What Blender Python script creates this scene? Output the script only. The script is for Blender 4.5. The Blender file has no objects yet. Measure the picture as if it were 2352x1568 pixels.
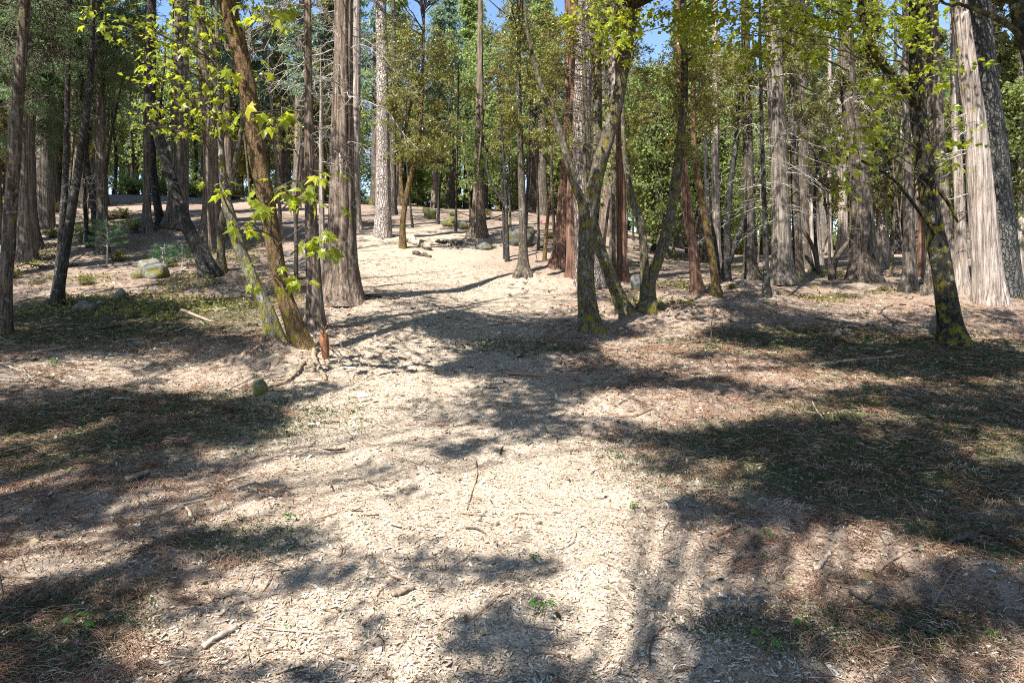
import bpy, math, random
import numpy as np
from mathutils import Vector

# ------------------------------------------------------------------ camera, sky, sun
scn = bpy.context.scene
COL = scn.collection
CAM_H = 2.4
F, CX, HY = 1568.0, 1176.0, 600.0           # focal length, centre column and eye-level row of a 2352 px wide survey of the view
cam_d = bpy.data.cameras.new('camera')
cam_d.lens, cam_d.sensor_width = 24.0, 36.0
cam_d.shift_y = -184.0 / 2352.0
cam_d.clip_start, cam_d.clip_end = 0.1, 1500.0
cam = bpy.data.objects.new('camera', cam_d)
cam.location = (0, 0, CAM_H)
cam.rotation_euler = (math.radians(90), 0, 0)
COL.objects.link(cam)
scn.camera = cam

SUN_EL, SUN_AZ = math.radians(54), math.radians(36)     # light travels away from the camera and to the right
SUN_L = np.array([math.sin(SUN_AZ) * math.cos(SUN_EL), math.cos(SUN_AZ) * math.cos(SUN_EL), -math.sin(SUN_EL)])
world = bpy.data.worlds.new('World')
scn.world = world
world.use_nodes = True
wn = world.node_tree
for n in list(wn.nodes):
    wn.nodes.remove(n)
sky = wn.nodes.new('ShaderNodeTexSky')
sky.sky_type = 'NISHITA'
sky.sun_disc = False
sky.sun_elevation = SUN_EL
sky.sun_rotation = SUN_AZ + math.pi
sky.altitude = 1500
sky.air_density = 0.9
sky.dust_density = 0.1
sky.ozone_density = 2.5
bg = wn.nodes.new('ShaderNodeBackground')
bg.inputs['Strength'].default_value = 0.10
wo = wn.nodes.new('ShaderNodeOutputWorld')
wn.links.new(sky.outputs[0], bg.inputs['Color'])
wn.links.new(bg.outputs[0], wo.inputs['Surface'])
sun_d = bpy.data.lights.new('sun', 'SUN')
sun_d.energy = 4.8
sun_d.angle = math.radians(0.55)
sun_d.color = (1.0, 0.95, 0.87)
sun = bpy.data.objects.new('sun', sun_d)
sun.rotation_euler = Vector(SUN_L).to_track_quat('-Z', 'Y').to_euler()
sun.location = (-20, -20, 40)
COL.objects.link(sun)
scn.view_settings.view_transform = 'Standard'
scn.view_settings.look = 'None'
scn.view_settings.exposure = 1.6
scn.view_settings.gamma = 1.0
scn.view_settings.use_curve_mapping = False
scn.render.engine = 'CYCLES'
cy = scn.cycles
cy.max_bounces = 7
cy.diffuse_bounces = 4
cy.glossy_bounces = 2
cy.transmission_bounces = 4
cy.transparent_max_bounces = 4
cy.caustics_reflective = False
cy.caustics_refractive = False
cy.use_denoising = False
cy.filter_width = 1.1
cy.sample_clamp_indirect = 4.0

rng = np.random.default_rng(11)
random.seed(5)

# ------------------------------------------------------------------ noise
def _h(ix, iy, iz, seed):
    n = (ix.astype(np.int64) * 374761393 + iy.astype(np.int64) * 668265263 + iz.astype(np.int64) * 2147483647 + seed * 144665) & 0x7fffffff
    n = ((n ^ (n >> 13)) * 1274126177) & 0x7fffffff
    n = ((n ^ (n >> 16)) * 668265263) & 0x7fffffff
    return ((n ^ (n >> 15)) & 0xffff) / 65535.0

def noise3(x, y, z, seed=0):
    x, y, z = np.broadcast_arrays(np.asarray(x, float), np.asarray(y, float), np.asarray(z, float))
    ix, iy, iz = np.floor(x), np.floor(y), np.floor(z)
    fx, fy, fz = x - ix, y - iy, z - iz
    fx, fy, fz = [f * f * (3 - 2 * f) for f in (fx, fy, fz)]
    out = 0
    for a in (0, 1):
        for b in (0, 1):
            for c in (0, 1):
                w = (fx if a else 1 - fx) * (fy if b else 1 - fy) * (fz if c else 1 - fz)
                out = out + w * _h(ix + a, iy + b, iz + c, seed)
    return out * 2 - 1

def noise2(x, y, seed=0):
    return noise3(x, y, 0.5, seed)

# ------------------------------------------------------------------ terrain
_D = np.array([-80, 4, 8, 12, 16, 20, 25, 30, 38, 46, 60, 80, 120, 400.])
_COLS = np.array([-700, 300, 800, 1150, 1700, 3200.])
_near = [1538, 1014, 839.5, 752]
_ROWS = {
    -700: [744, 650, 575, 515, 450, 425, 435, 470, 520, 580],
    300: [735, 655, 588, 532, 474, 446, 450, 480, 530, 585],
    800: [742, 665, 603, 550, 500, 470, 465, 485, 530, 585],
    1150: [752, 690, 622, 570, 515, 487, 478, 497, 530, 585],
    1700: [752, 700, 655, 628, 604, 588, 573, 564, 556, 585],
    3200: [752, 700, 657, 631, 608, 592, 577, 568, 558, 585],
}
_GY = np.arange(-80, 400.01, 0.25)
_T = []
for c in _COLS:
    zz = [-2.4 + 0.07 * (-80 - 3.9)] + [-2.4 + 0.07 * (d - 3.9) for d in (4, 8, 12)]
    zz += [(HY - r) / F * d for r, d in zip(_ROWS[int(c)], _D[4:])]
    t = np.interp(_GY, _D, zz)
    k = np.exp(-0.5 * (np.arange(-12, 13) / 5.0) ** 2)
    k /= k.sum()
    t = np.convolve(np.pad(t, 12, mode='edge'), k, mode='valid')
    _T.append(t + CAM_H)
_T = np.array(_T)
_T[:, :120] = (CAM_H - 2.4 + 0.07 * (_GY[:120] - 3.9))[None, :]

def base_z(x, y):
    x, y = np.asarray(x, float), np.asarray(y, float)
    u = np.clip(CX + F * x / np.maximum(y, 6.0), -700, 3199.9)
    j = np.clip(np.searchsorted(_COLS, u, side='right') - 1, 0, len(_COLS) - 2)
    t = (u - _COLS[j]) / (_COLS[j + 1] - _COLS[j])
    t = t * t * (3 - 2 * t)
    g = np.clip((y + 80) / 0.25, 0, len(_GY) - 1.001)
    i = g.astype(int)
    f = g - i
    a = _T[j, i] * (1 - f) + _T[j, i + 1] * f
    b = _T[j + 1, i] * (1 - f) + _T[j + 1, i + 1] * f
    return a * (1 - t) + b * t

_m = np.random.default_rng(3)
MOUNDS = [(float(a), float(b), float(h), float(r)) for a, b, h, r in zip(
    _m.uniform(-6, 6, 90), _m.uniform(3.6, 11, 90), _m.uniform(.02, .07, 90), _m.uniform(.12, .35, 90))]
# heaps of needles and mounded soil that the photograph shows
MOUNDS += [(0.67, 4.95, .13, .26), (0.0, 4.45, .1, .25), (-.9, 6.9, .1, .3), (2.9, 5.4, .10, .4), (3.4, 4.9, .1, .4), (7.6, 20.6, .28, 1.1), (-4.5, 12.3, .25, .8), (.4, 22.6, .2, 1.0), (4.8, 17.5, .2, 1.5)]

# duff heaped round the foot of each larger trunk: (x, y, height, spread)
ROOTS = [(-10.69, 14.3, 0.079, 0.7), (-11.56, 17.3, 0.08, 0.7), (-12.18, 18.2, 0.066, 0.58), (-18.01, 26.0, 0.077, 0.68), (-14.99, 25.0, 0.097, 0.86), (-15.72, 26.0, 0.083, 0.73), (-15.77, 29.5, 0.096, 0.85), (-15.92, 31.0, 0.094, 0.83), (-9.24, 21.0, 0.112, 0.99), (-15.02, 30.5, 0.16, 1.55), (-12.3, 28.0, 0.149, 1.32), (-9.05, 21.3, 0.075, 0.66), (-4.61, 13.3, 0.083, 0.74), (-3.73, 12.3, 0.098, 0.86), (-4.23, 14.6, 0.091, 0.81), (-5.27, 19.0, 0.066, 0.58), (-4.44, 17.8, 0.16, 1.52), (-5.68, 30.0, 0.121, 1.07), (-4.48, 28.0, 0.074, 0.65), (0.37, 22.6, 0.11, 0.97), (1.79, 25.5, 0.128, 1.13), (2.06, 22.8, 0.109, 0.97), (2.47, 21.8, 0.139, 1.23), (1.73, 15.0, 0.112, 0.99), (2.86, 17.0, 0.096, 0.85), (3.32, 17.0, 0.097, 0.85), (3.82, 23.6, 0.097, 0.86), (4.07, 27.5, 0.09, 0.79), (5.87, 21.5, 0.095, 0.84), (6.19, 20.6, 0.073, 0.64), (7.32, 24.2, 0.078, 0.69), (7.67, 24.5, 0.084, 0.75), (8.68, 24.8, 0.117, 1.04), (7.37, 19.7, 0.075, 0.66), (9.51, 24.0, 0.152, 1.34), (10.21, 24.4, 0.096, 0.85), (12.91, 30.0, 0.106, 0.94), (12.9, 25.0, 0.16, 1.69), (13.01, 22.4, 0.105, 0.93), (16.49, 27.5, 0.089, 0.78), (12.86, 21.0, 0.096, 0.85), (8.54, 13.2, 0.106, 0.93), (13.53, 20.8, 0.095, 0.84), (13.52, 20.5, 0.092, 0.82), (13.5, 19.3, 0.132, 1.17), (14.84, 20.3, 0.117, 1.03), (19.42, 26.0, 0.084, 0.74), (8.39, 9.5, 0.085, 0.75)]

def ground_z(x, y):
    x, y = np.asarray(x, float), np.asarray(y, float)
    z = base_z(x, y)
    z = z + 0.07 * noise2(x / 2.7, y / 2.7, 1) + 0.05 * noise2(x / .8, y / .8, 2) + 0.028 * noise2(x / .28, y / .28, 3) + 0.012 * noise2(x / .11, y / .11, 5)
    far = np.clip((y - 20) / 20, 0, 1)
    z = z + far * 0.16 * noise2(x / 5, y / 5, 4)
    z = np.array(z, float)
    flat, fx, fy = z.reshape(-1), np.broadcast_to(x, z.shape).reshape(-1), np.broadcast_to(y, z.shape).reshape(-1)
    for (a, b, h, r) in MOUNDS + ROOTS:
        k = np.nonzero((np.abs(fx - a) < 2.6 * r) & (np.abs(fy - b) < 2.6 * r))[0]
        if len(k):
            qx, qy = fx[k], fy[k]
            flat[k] += h * np.exp(-((qx - a) ** 2 + (qy - b) ** 2) / (r * r)) * (1 + .5 * noise2(qx / .11, qy / .11, 7))
    z = flat.reshape(z.shape)
    return z

def gz(x, y):
    return float(ground_z(x, y))

_DS = np.concatenate([np.arange(3, 30, .1), np.arange(30, 90, .5)])
def ground_at(u, v):
    """the point of the terrain whose bearing and dip the survey gives"""
    x = (u - CX) / F * _DS
    row = HY - (base_z(x, _DS) - CAM_H) / _DS * F
    k = np.nonzero(row <= v)[0]
    i = k[0] if len(k) else len(_DS) - 1
    return float(x[i]), float(_DS[i])

def at(u, v, d):
    return np.array([(u - CX) / F * d, d, CAM_H + (HY - v) / F * d])

# ------------------------------------------------------------------ node helpers
class M:
    def __init__(self, name):
        self.m = bpy.data.materials.new(name)
        self.m.use_nodes = True
        self.t = self.m.node_tree
        for n in list(self.t.nodes):
            self.t.nodes.remove(n)
        self.out = self.n('ShaderNodeOutputMaterial')
    def n(self, typ, **kw):
        nd = self.t.nodes.new(typ)
        for k, v in kw.items():
            setattr(nd, k, v)
        return nd
    def l(self, a, b):
        self.t.links.new(a, b)
    def obj(self, scale=(1, 1, 1)):
        tc = self.n('ShaderNodeTexCoord')
        mp = self.n('ShaderNodeMapping')
        mp.inputs['Scale'].default_value = scale
        self.l(tc.outputs['Object'], mp.inputs['Vector'])
        return mp.outputs[0]
    def noise(self, vec, scale, detail=4, rough=.6, dist=0):
        nd = self.n('ShaderNodeTexNoise')
        nd.inputs['Scale'].default_value = scale
        nd.inputs['Detail'].default_value = detail
        nd.inputs['Roughness'].default_value = rough
        nd.inputs['Distortion'].default_value = dist
        self.l(vec, nd.inputs['Vector'])
        return nd.outputs['Fac']
    def ramp(self, fac, stops):
        nd = self.n('ShaderNodeValToRGB')
        e = nd.color_ramp.elements
        while len(e) < len(stops):
            e.new(0.5)
        for el, (p, c) in zip(e, stops):
            el.position = p
            el.color = (c[0], c[1], c[2], 1) if hasattr(c, '__len__') else (c, c, c, 1)
        self.l(fac, nd.inputs[0])
        return nd.outputs[0]
    def mix(self, fac, a, b, blend='MIX'):
        nd = self.n('ShaderNodeMix', data_type='RGBA', blend_type=blend)
        for sock, v in ((nd.inputs[0], fac), (nd.inputs[6], a), (nd.inputs[7], b)):
            if hasattr(v, 'is_linked') or hasattr(v, 'links'):
                self.l(v, sock)
            elif hasattr(v, '__len__'):
                sock.default_value = (v[0], v[1], v[2], 1)
            else:
                sock.default_value = v
        return nd.outputs[2]
    def math(self, op, a, b=0.0, clamp=False):
        nd = self.n('ShaderNodeMath', operation=op, use_clamp=clamp)
        for s, v in ((nd.inputs[0], a), (nd.inputs[1], b)):
            if isinstance(v, (int, float)):
                s.default_value = v
            else:
                self.l(v, s)
        return nd.outputs[0]
    def attr(self, name):
        return self.n('ShaderNodeAttribute', attribute_name=name)
    def bsdf(self, col, rough=.9, bump=None, strength=.5, dist=.02, spec=.25):
        b = self.n('ShaderNodeBsdfPrincipled')
        if hasattr(col, 'is_linked'):
            self.l(col, b.inputs['Base Color'])
        else:
            b.inputs['Base Color'].default_value = (*col, 1)
        b.inputs['Roughness'].default_value = rough
        b.inputs['Specular IOR Level'].default_value = spec
        if bump is not None:
            bp = self.n('ShaderNodeBump')
            bp.inputs['Strength'].default_value = strength
            bp.inputs['Distance'].default_value = dist
            self.l(bump, bp.inputs['Height'])
            self.l(bp.outputs[0], b.inputs['Normal'])
        self.l(b.outputs[0], self.out.inputs['Surface'])
        return self.m

def leaf_mat(name, dark, light, trans, mixf=.45, rough=.5, yellow=None):
    m = M(name)
    a = m.attr('tint').outputs['Fac']
    r = m.n('ShaderNodeObjectInfo').outputs['Random']
    f = m.math('ADD', m.math('MULTIPLY', a, .8), m.math('MULTIPLY', r, .2))
    stops = [(0.0, dark), (.75, light)] + ([(1.0, yellow)] if yellow else [])
    col = m.ramp(f, stops)
    b = m.n('ShaderNodeBsdfPrincipled')
    m.l(col, b.inputs['Base Color'])
    b.inputs['Roughness'].default_value = rough
    b.inputs['Specular IOR Level'].default_value = .5
    t = m.n('ShaderNodeBsdfTranslucent')
    tc = m.mix(f, tuple(c * .7 for c in trans), trans)
    m.l(tc, t.inputs['Color'])
    mx = m.n('ShaderNodeMixShader')
    mx.inputs[0].default_value = mixf
    m.l(b.outputs[0], mx.inputs[1])
    m.l(t.outputs[0], mx.inputs[2])
    m.l(mx.outputs[0], m.out.inputs['Surface'])
    return m.m

def bark_mat(name, dark, mid, pale, scale=(16, 16, 1.6), plates=False, moss=0.0, lichen=0.0, char=0.0):
    m = M(name)
    v = m.obj(scale)
    raw = m.obj()
    n1 = m.noise(v, 1.0, 6, .62, .6)
    n2 = m.noise(raw, 2.2, 3, .55)
    n3 = m.noise(m.obj((60, 60, 14)), 1.0, 3, .7)
    col = m.ramp(n1, [(.36, dark), (.48, mid), (.63, pale)])
    height = n1
    if plates:
        vo = m.n('ShaderNodeTexVoronoi', feature='DISTANCE_TO_EDGE')
        vo.inputs['Scale'].default_value = 1.0
        wv = m.n('ShaderNodeVectorMath', operation='ADD')
        w = m.n('ShaderNodeTexNoise')
        w.inputs['Scale'].default_value = 6.0
        m.l(raw, w.inputs['Vector'])
        m.l(m.obj((11, 11, 3.6)), wv.inputs[0])
        sc = m.n('ShaderNodeVectorMath', operation='SCALE')
        sc.inputs[3].default_value = 1.6
        m.l(w.outputs['Color'], sc.inputs[0])
        m.l(sc.outputs[0], wv.inputs[1])
        m.l(wv.outputs[0], vo.inputs['Vector'])
        edge = m.ramp(vo.outputs['Distance'], [(.0, 0.0), (.2, 1.0)])
        col = m.mix(m.math('MULTIPLY', m.math('ADD', edge, n1), .62), dark, m.mix(n3, mid, pale))
        height = m.math('ADD', m.math('MULTIPLY', edge, .8), m.math('MULTIPLY', n3, .2))
    big = m.ramp(n2, [(.3, .62), (.7, 1.15)])
    col = m.mix(1.0, col, big, 'MULTIPLY')
    col = m.mix(.25, col, m.ramp(n3, [(.3, dark), (.7, pale)]))
    if char:
        cn = m.ramp(m.noise(raw, 1.4, 4, .6), [(.5 - char * .3, 0.0), (.66, 1.0)])
        col = m.mix(m.math('MULTIPLY', cn, .75), col, (.02, .018, .016))
    if lichen:
        ln = m.ramp(m.noise(raw, 7.0, 4, .65), [(.60 - lichen * .12, 0.0), (.66, 1.0)])
        col = m.mix(m.math('MULTIPLY', ln, .5), col, (.36, .37, .32))
    if moss:
        sp = m.n('ShaderNodeSeparateXYZ')
        m.l(raw, sp.inputs[0])
        low = m.ramp(m.math('MULTIPLY', sp.outputs[2], .2), [(0.0, 1.0), (.12, .55), (.8, .38)])
        mn = m.noise(raw, 5.0, 5, .7)
        mf = m.ramp(m.math('ADD', mn, m.math('MULTIPLY', low, moss * .3)), [(.60, 0.0), (.72, 1.0)])
        mcol = m.mix(m.noise(raw, 30, 2), (.10, .10, .012), (.26, .21, .03))
        col = m.mix(mf, col, mcol)
        height = m.math('ADD', height, m.math('MULTIPLY', m.noise(raw, 45, 3), .5))
    return m.bsdf(col, .92, height, 1.0, .07, .15)

MAT = {}
MAT['cedar'] = bark_mat('cedar_bark', (.02, .013, .009), (.13, .09, .066), (.32, .255, .205), (17, 17, .8), lichen=.1)
MAT['cedar_red'] = bark_mat('red_cedar_bark', (.028, .012, .008), (.15, .075, .046), (.31, .20, .15), (19, 19, .8))
MAT['cedar_pale'] = bark_mat('weathered_cedar_bark', (.05, .036, .03), (.27, .21, .175), (.56, .49, .43), (17, 17, .6))
MAT['grey'] = bark_mat('grey_bark', (.025, .02, .016), (.13, .105, .085), (.34, .295, .25), (20, 20, 1.0), lichen=.2)
MAT['fir'] = bark_mat('fir_bark', (.016, .012, .01), (.08, .062, .048), (.24, .20, .17), (22, 22, 1.8), lichen=.15, moss=.15)
MAT['dark'] = bark_mat('dark_oak_bark', (.008, .007, .007), (.03, .027, .025), (.13, .12, .11), (26, 26, 6), lichen=.1, char=.35)
MAT['pine'] = bark_mat('plated_pine_bark', (.06, .045, .036), (.25, .195, .165), (.46, .40, .36), (20, 20, 4), plates=True)
MAT['pine_pale'] = bark_mat('pale_pine_bark', (.15, .115, .10), (.40, .335, .30), (.62, .55, .51), (20, 20, 4), plates=True)
MAT['pine_dark'] = bark_mat('dark_plated_bark', (.014, .014, .014), (.075, .075, .07), (.18, .18, .165), (20, 20, 4), plates=True)
MAT['maple'] = bark_mat('maple_bark', (.03, .018, .009), (.125, .075, .038), (.26, .175, .10), (26, 26, 5), moss=.5)
MAT['mossy'] = bark_mat('mossy_maple_bark', (.03, .027, .022), (.12, .105, .085), (.34, .32, .28), (22, 22, 5), moss=.8, lichen=.5)
MAT['maple_grey'] = bark_mat('grey_maple_bark', (.022, .019, .014), (.08, .066, .045), (.22, .19, .145), (26, 26, 6), moss=.5, lichen=.3)
MAT['maple_black'] = bark_mat('black_mossy_bark', (.008, .008, .006), (.032, .029, .022), (.10, .095, .075), (24, 24, 6), moss=.55, lichen=.05, char=.5)
_t = M('dead_twig')
MAT['twig'] = _t.bsdf(_t.ramp(_t.noise(_t.obj(), 9, 3), [(.3, (.24, .20, .18)), (.7, (.60, .56, .51))]), .9)
_t = M('green_twig')
MAT['twig_dark'] = _t.bsdf(_t.ramp(_t.noise(_t.obj(), 9, 3), [(.3, (.035, .028, .02)), (.7, (.13, .10, .075))]), .9)
MAT['oak'] = leaf_mat('oak_leaf', (.07, .072, .024), (.22, .21, .07), (.44, .43, .09), .48, .3, (.40, .38, .19))
MAT['cedar_leaf'] = leaf_mat('cedar_spray', (.07, .07, .03), (.21, .205, .085), (.40, .40, .12), .48, .45, (.32, .30, .18))
MAT['fir_leaf'] = leaf_mat('fir_needle', (.05, .075, .04), (.14, .20, .095), (.24, .38, .14), .45, .45, (.25, .28, .15))
MAT['far_leaf'] = leaf_mat('sunny_far_leaf', (.09, .12, .045), (.25, .30, .11), (.48, .60, .17), .52, .45, (.40, .42, .19))
MAT['blue_leaf'] = leaf_mat('bluish_needle', (.08, .115, .08), (.21, .285, .20), (.34, .48, .28), .48, .45, (.32, .37, .28))
MAT['growth'] = leaf_mat('low_growth_leaf', (.025, .045, .014), (.075, .11, .03), (.13, .20, .045), .4, .5, (.14, .16, .05))  # leaf green darkened towards the olive of the shade
MAT['maple_leaf'] = leaf_mat('maple_leaf', (.09, .14, .014), (.25, .30, .028), (.48, .54, .035), .55, .35, (.46, .43, .03))
MAT['seed_leaf'] = leaf_mat('seedling_leaf', (.04, .10, .02), (.12, .24, .05), (.2, .4, .06), .45, .4)
MAT['sapling'] = leaf_mat('pine_sapling_needle', (.05, .11, .05), (.16, .28, .14), (.16, .32, .12), .4, .5)

# ------------------------------------------------------------------ mesh helpers
def mesh_np(name, V, faces_idx, face_len, mat, parent=None, loc=None, tint=None, smooth=False, parts=None):
    """V (n,3) world coordinates, flat loop indices and the length of each face"""
    me = bpy.data.meshes.new(name)
    V = np.asarray(V, np.float32)
    o = bpy.data.objects.new(name, me)
    org = np.zeros(3, np.float32)
    if loc is not None:
        org = np.asarray(loc, np.float32)
        V = V - org
    me.vertices.add(len(V))
    me.vertices.foreach_set('co', V.ravel())
    fi = np.asarray(faces_idx, np.int32).ravel()
    me.loops.add(len(fi))
    me.loops.foreach_set('vertex_index', fi)
    fl = np.asarray(face_len, np.int32)
    me.polygons.add(len(fl))
    st = np.zeros(len(fl), np.int32)
    st[1:] = np.cumsum(fl)[:-1]
    me.polygons.foreach_set('loop_start', st)
    if smooth:
        me.polygons.foreach_set('use_smooth', np.ones(len(fl), bool))
    if tint is not None:
        at_ = me.attributes.new('tint', 'FLOAT', 'POINT')
        at_.data.foreach_set('value', np.asarray(tint, np.float32))
    me.update(calc_edges=True)
    if mat is not None:
        me.materials.append(mat)
    COL.objects.link(o)
    if parent is not None:
        o.parent = parent
        p = np.array(parent.location)
        pp = parent.parent
        while pp is not None:
            p = p + np.array(pp.location)
            pp = pp.parent
        o.location = Vector(org - p) if loc is not None else Vector(-p)
    else:
        o.location = Vector(org)
    return o

def tag(o, label=None, cat=None, group=None, kind=None):
    if label: o['label'] = label
    if cat: o['category'] = cat
    if group: o['group'] = group
    if kind: o['kind'] = kind
    return o

def thing(name, loc, label, cat, group=None):
    o = bpy.data.objects.new(name, None)
    o.empty_display_size = .1
    o.location = Vector([float(c) for c in loc])
    COL.objects.link(o)
    return tag(o, label, cat, group)

def tubes(P, R, sides=4):
    """P (N,K,3) polylines, R (N,K) radii -> verts, loops, lens"""
    P = np.asarray(P, float)
    R = np.asarray(R, float)
    N, K, _ = P.shape
    T = np.gradient(P, axis=1)
    T /= np.linalg.norm(T, axis=2, keepdims=True) + 1e-9
    up = np.where(np.abs(T[..., 2:3]) < .9, np.array([0, 0, 1.]), np.array([1., 0, 0]))
    A = np.cross(T, up)
    A /= np.linalg.norm(A, axis=2, keepdims=True) + 1e-9
    B = np.cross(T, A)
    th = np.arange(sides) * 2 * math.pi / sides
    V = P[:, :, None, :] + R[:, :, None, None] * (np.cos(th)[None, None, :, None] * A[:, :, None, :] + np.sin(th)[None, None, :, None] * B[:, :, None, :])
    idx = np.arange(N * K * sides).reshape(N, K, sides)
    a = idx[:, :-1, :]
    b = np.roll(idx, -1, axis=2)[:, :-1, :]
    c = np.roll(idx, -1, axis=2)[:, 1:, :]
    d = idx[:, 1:, :]
    q = np.stack([a, b, c, d], -1).reshape(-1, 4)
    return V.reshape(-1, 3), q.ravel(), np.full(len(q), 4)

def frames(n, r, up_bias=0.0):
    """random orthonormal frames: returns X (side), Y (along), Z (normal)"""
    Z = r.normal(size=(n, 3))
    Z[:, 2] = Z[:, 2] * (1 - .3 * up_bias) + up_bias * 2
    Z /= np.linalg.norm(Z, axis=1, keepdims=True) + 1e-9
    Y = r.normal(size=(n, 3))
    Y -= Z * (Y * Z).sum(1, keepdims=True)
    Y /= np.linalg.norm(Y, axis=1, keepdims=True) + 1e-9
    return np.cross(Y, Z), Y, Z

LEAF = np.array([[0, 0, 0], [.5, .42, .16], [0, 1, -.06], [-.5, .42, .16]])   # side, along, normal
LEAF_F = [0, 1, 2, 0, 2, 3]
CHIP = np.array([[-.5, -.5, 0], [.5, -.42, .08], [.46, .5, 0], [-.42, .44, .1]])
CHIP_F = [0, 1, 2, 0, 2, 3]

def scatter(tpl, tf, pos, X, Y, Z, wid, length, thick=None):
    n, k = len(pos), len(tpl)
    wid = np.broadcast_to(wid, n)
    length = np.broadcast_to(length, n)
    th = wid if thick is None else np.broadcast_to(thick, n)
    V = pos[:, None, :] + tpl[None, :, 0:1] * (X * wid[:, None])[:, None, :] + tpl[None, :, 1:2] * (Y * length[:, None])[:, None, :] + tpl[None, :, 2:3] * (Z * th[:, None])[:, None, :]
    fi = (np.arange(n)[:, None] * k + np.asarray(tf)[None, :]).ravel()
    return V.reshape(-1, 3), fi, np.full(n * (len(tf) // 3), 3)

def leaves_obj(name, pos, wid, length, mat, parent, r, up=0.0, droop=0.0, loc=None, Y=None):
    n = len(pos)
    X, Yr, Z = frames(n, r, up)
    if Y is not None:
        Yr = Y + .45 * r.normal(size=(n, 3))
        Yr /= np.linalg.norm(Yr, axis=1, keepdims=True)
        Z = Z - Yr * (Z * Yr).sum(1, keepdims=True)
        Z /= np.linalg.norm(Z, axis=1, keepdims=True) + 1e-9
        X = np.cross(Yr, Z)
    if droop:
        Yr[:, 2] -= droop
        Yr /= np.linalg.norm(Yr, axis=1, keepdims=True)
    s = r.uniform(.65, 1.3, n)
    V, fi, fl = scatter(LEAF, LEAF_F, pos, X, Yr, Z, wid * s, length * s)
    tint = np.repeat(np.clip(r.normal(.48, .24, n), 0, 1), 4)
    o = mesh_np(name, V, fi, fl, mat, parent, loc, tint)
    o['kind'] = 'stuff'
    return o

def catmull(P, n):
    P = np.asarray(P, float)
    if len(P) == 2:
        t = np.linspace(0, 1, n)[:, None]
        return P[0] * (1 - t) + P[1] * t
    Q = np.vstack([2 * P[0] - P[1], P, 2 * P[-1] - P[-2]])
    seg = np.linalg.norm(np.diff(P[:, :3], axis=0), axis=1)
    cum = np.concatenate([[0], np.cumsum(seg)])
    s = np.linspace(0, cum[-1], n)
    j = np.clip(np.searchsorted(cum, s, side='right') - 1, 0, len(P) - 2)
    t = ((s - cum[j]) / seg[j])[:, None]
    a, b, c, d = Q[j], Q[j + 1], Q[j + 2], Q[j + 3]
    return .5 * (2 * b + (c - a) * t + (2 * a - 5 * b + 4 * c - d) * t * t + (3 * b - a - 3 * c + d) * t ** 3)

def trunk_mesh(name, pts, rad, kind, mat, parent, seed, flare=.5, sides=16, step=.2, sink=.15, loc=None):
    pts = np.asarray(pts, float)
    PR = np.hstack([pts, np.asarray(rad, float)[:, None]])
    L = np.linalg.norm(np.diff(pts, axis=0), axis=1).sum()
    n = int(np.clip(L / step, 8, 150))
    C = catmull(PR, n)
    # finer rings low down, where they are seen
    P, R = C[:, :3], np.maximum(C[:, 3], .004)
    T = np.gradient(P, axis=0)
    T /= np.linalg.norm(T, axis=1, keepdims=True)
    A = np.cross(T, np.array([0, 1., 0.]))
    A /= np.linalg.norm(A, axis=1, keepdims=True)
    B = np.cross(T, A)
    th = np.arange(sides) * 2 * math.pi / sides
    h = np.concatenate([[0], np.cumsum(np.linalg.norm(np.diff(P, axis=0), axis=1))])
    ct, st = np.cos(th)[None, :], np.sin(th)[None, :]
    H = h[:, None]
    if kind == 'cedar':
        disp = .11 * noise3(ct * 2.2, st * 2.2, H * .28, seed) + .17 * (.45 - np.abs(noise3(ct * 4.2, st * 4.2, H * .4, seed + 1))**.6) + .03 * noise3(ct * 9, st * 9, H * 3, seed + 5)
        lob = 1 + .55 * noise3(ct * 1.9, st * 1.9, H * .3, seed + 2)
    elif kind == 'pine':
        disp = .04 * noise3(ct * 2, st * 2, H * .8, seed) + .045 * noise3(ct * 6, st * 6, H * 4, seed + 1)
        lob = 1 + .3 * noise3(ct * 1.6, st * 1.6, H * .3, seed + 2)
    else:
        disp = .10 * noise3(ct * 1.2, st * 1.2, H * 1.6, seed) + .05 * noise3(ct * 4, st * 4, H * 5, seed + 1)
        lob = 1 + .5 * noise3(ct * 1.5, st * 1.5, H * .5, seed + 2)
    r0 = max(R[0], .03)
    fl = flare * np.exp(-np.maximum(H - sink, 0) / (r0 * 1.7 + .06)) * np.maximum(lob, .2)
    RR = R[:, None] * (1 + disp + fl)
    V = P[:, None, :] + RR[..., None] * (ct[..., None] * A[:, None, :] + st[..., None] * B[:, None, :])
    idx = np.arange(n * sides).reshape(n, sides)
    a, b = idx[:-1], np.roll(idx, -1, 1)[:-1]
    c, d = np.roll(idx, -1, 1)[1:], idx[1:]
    q = np.stack([a, b, c, d], -1).reshape(-1, 4)
    return mesh_np(name, V.reshape(-1, 3), q.ravel(), np.full(len(q), 4), mat, parent, loc if loc is not None else pts[0], smooth=True)

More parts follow.
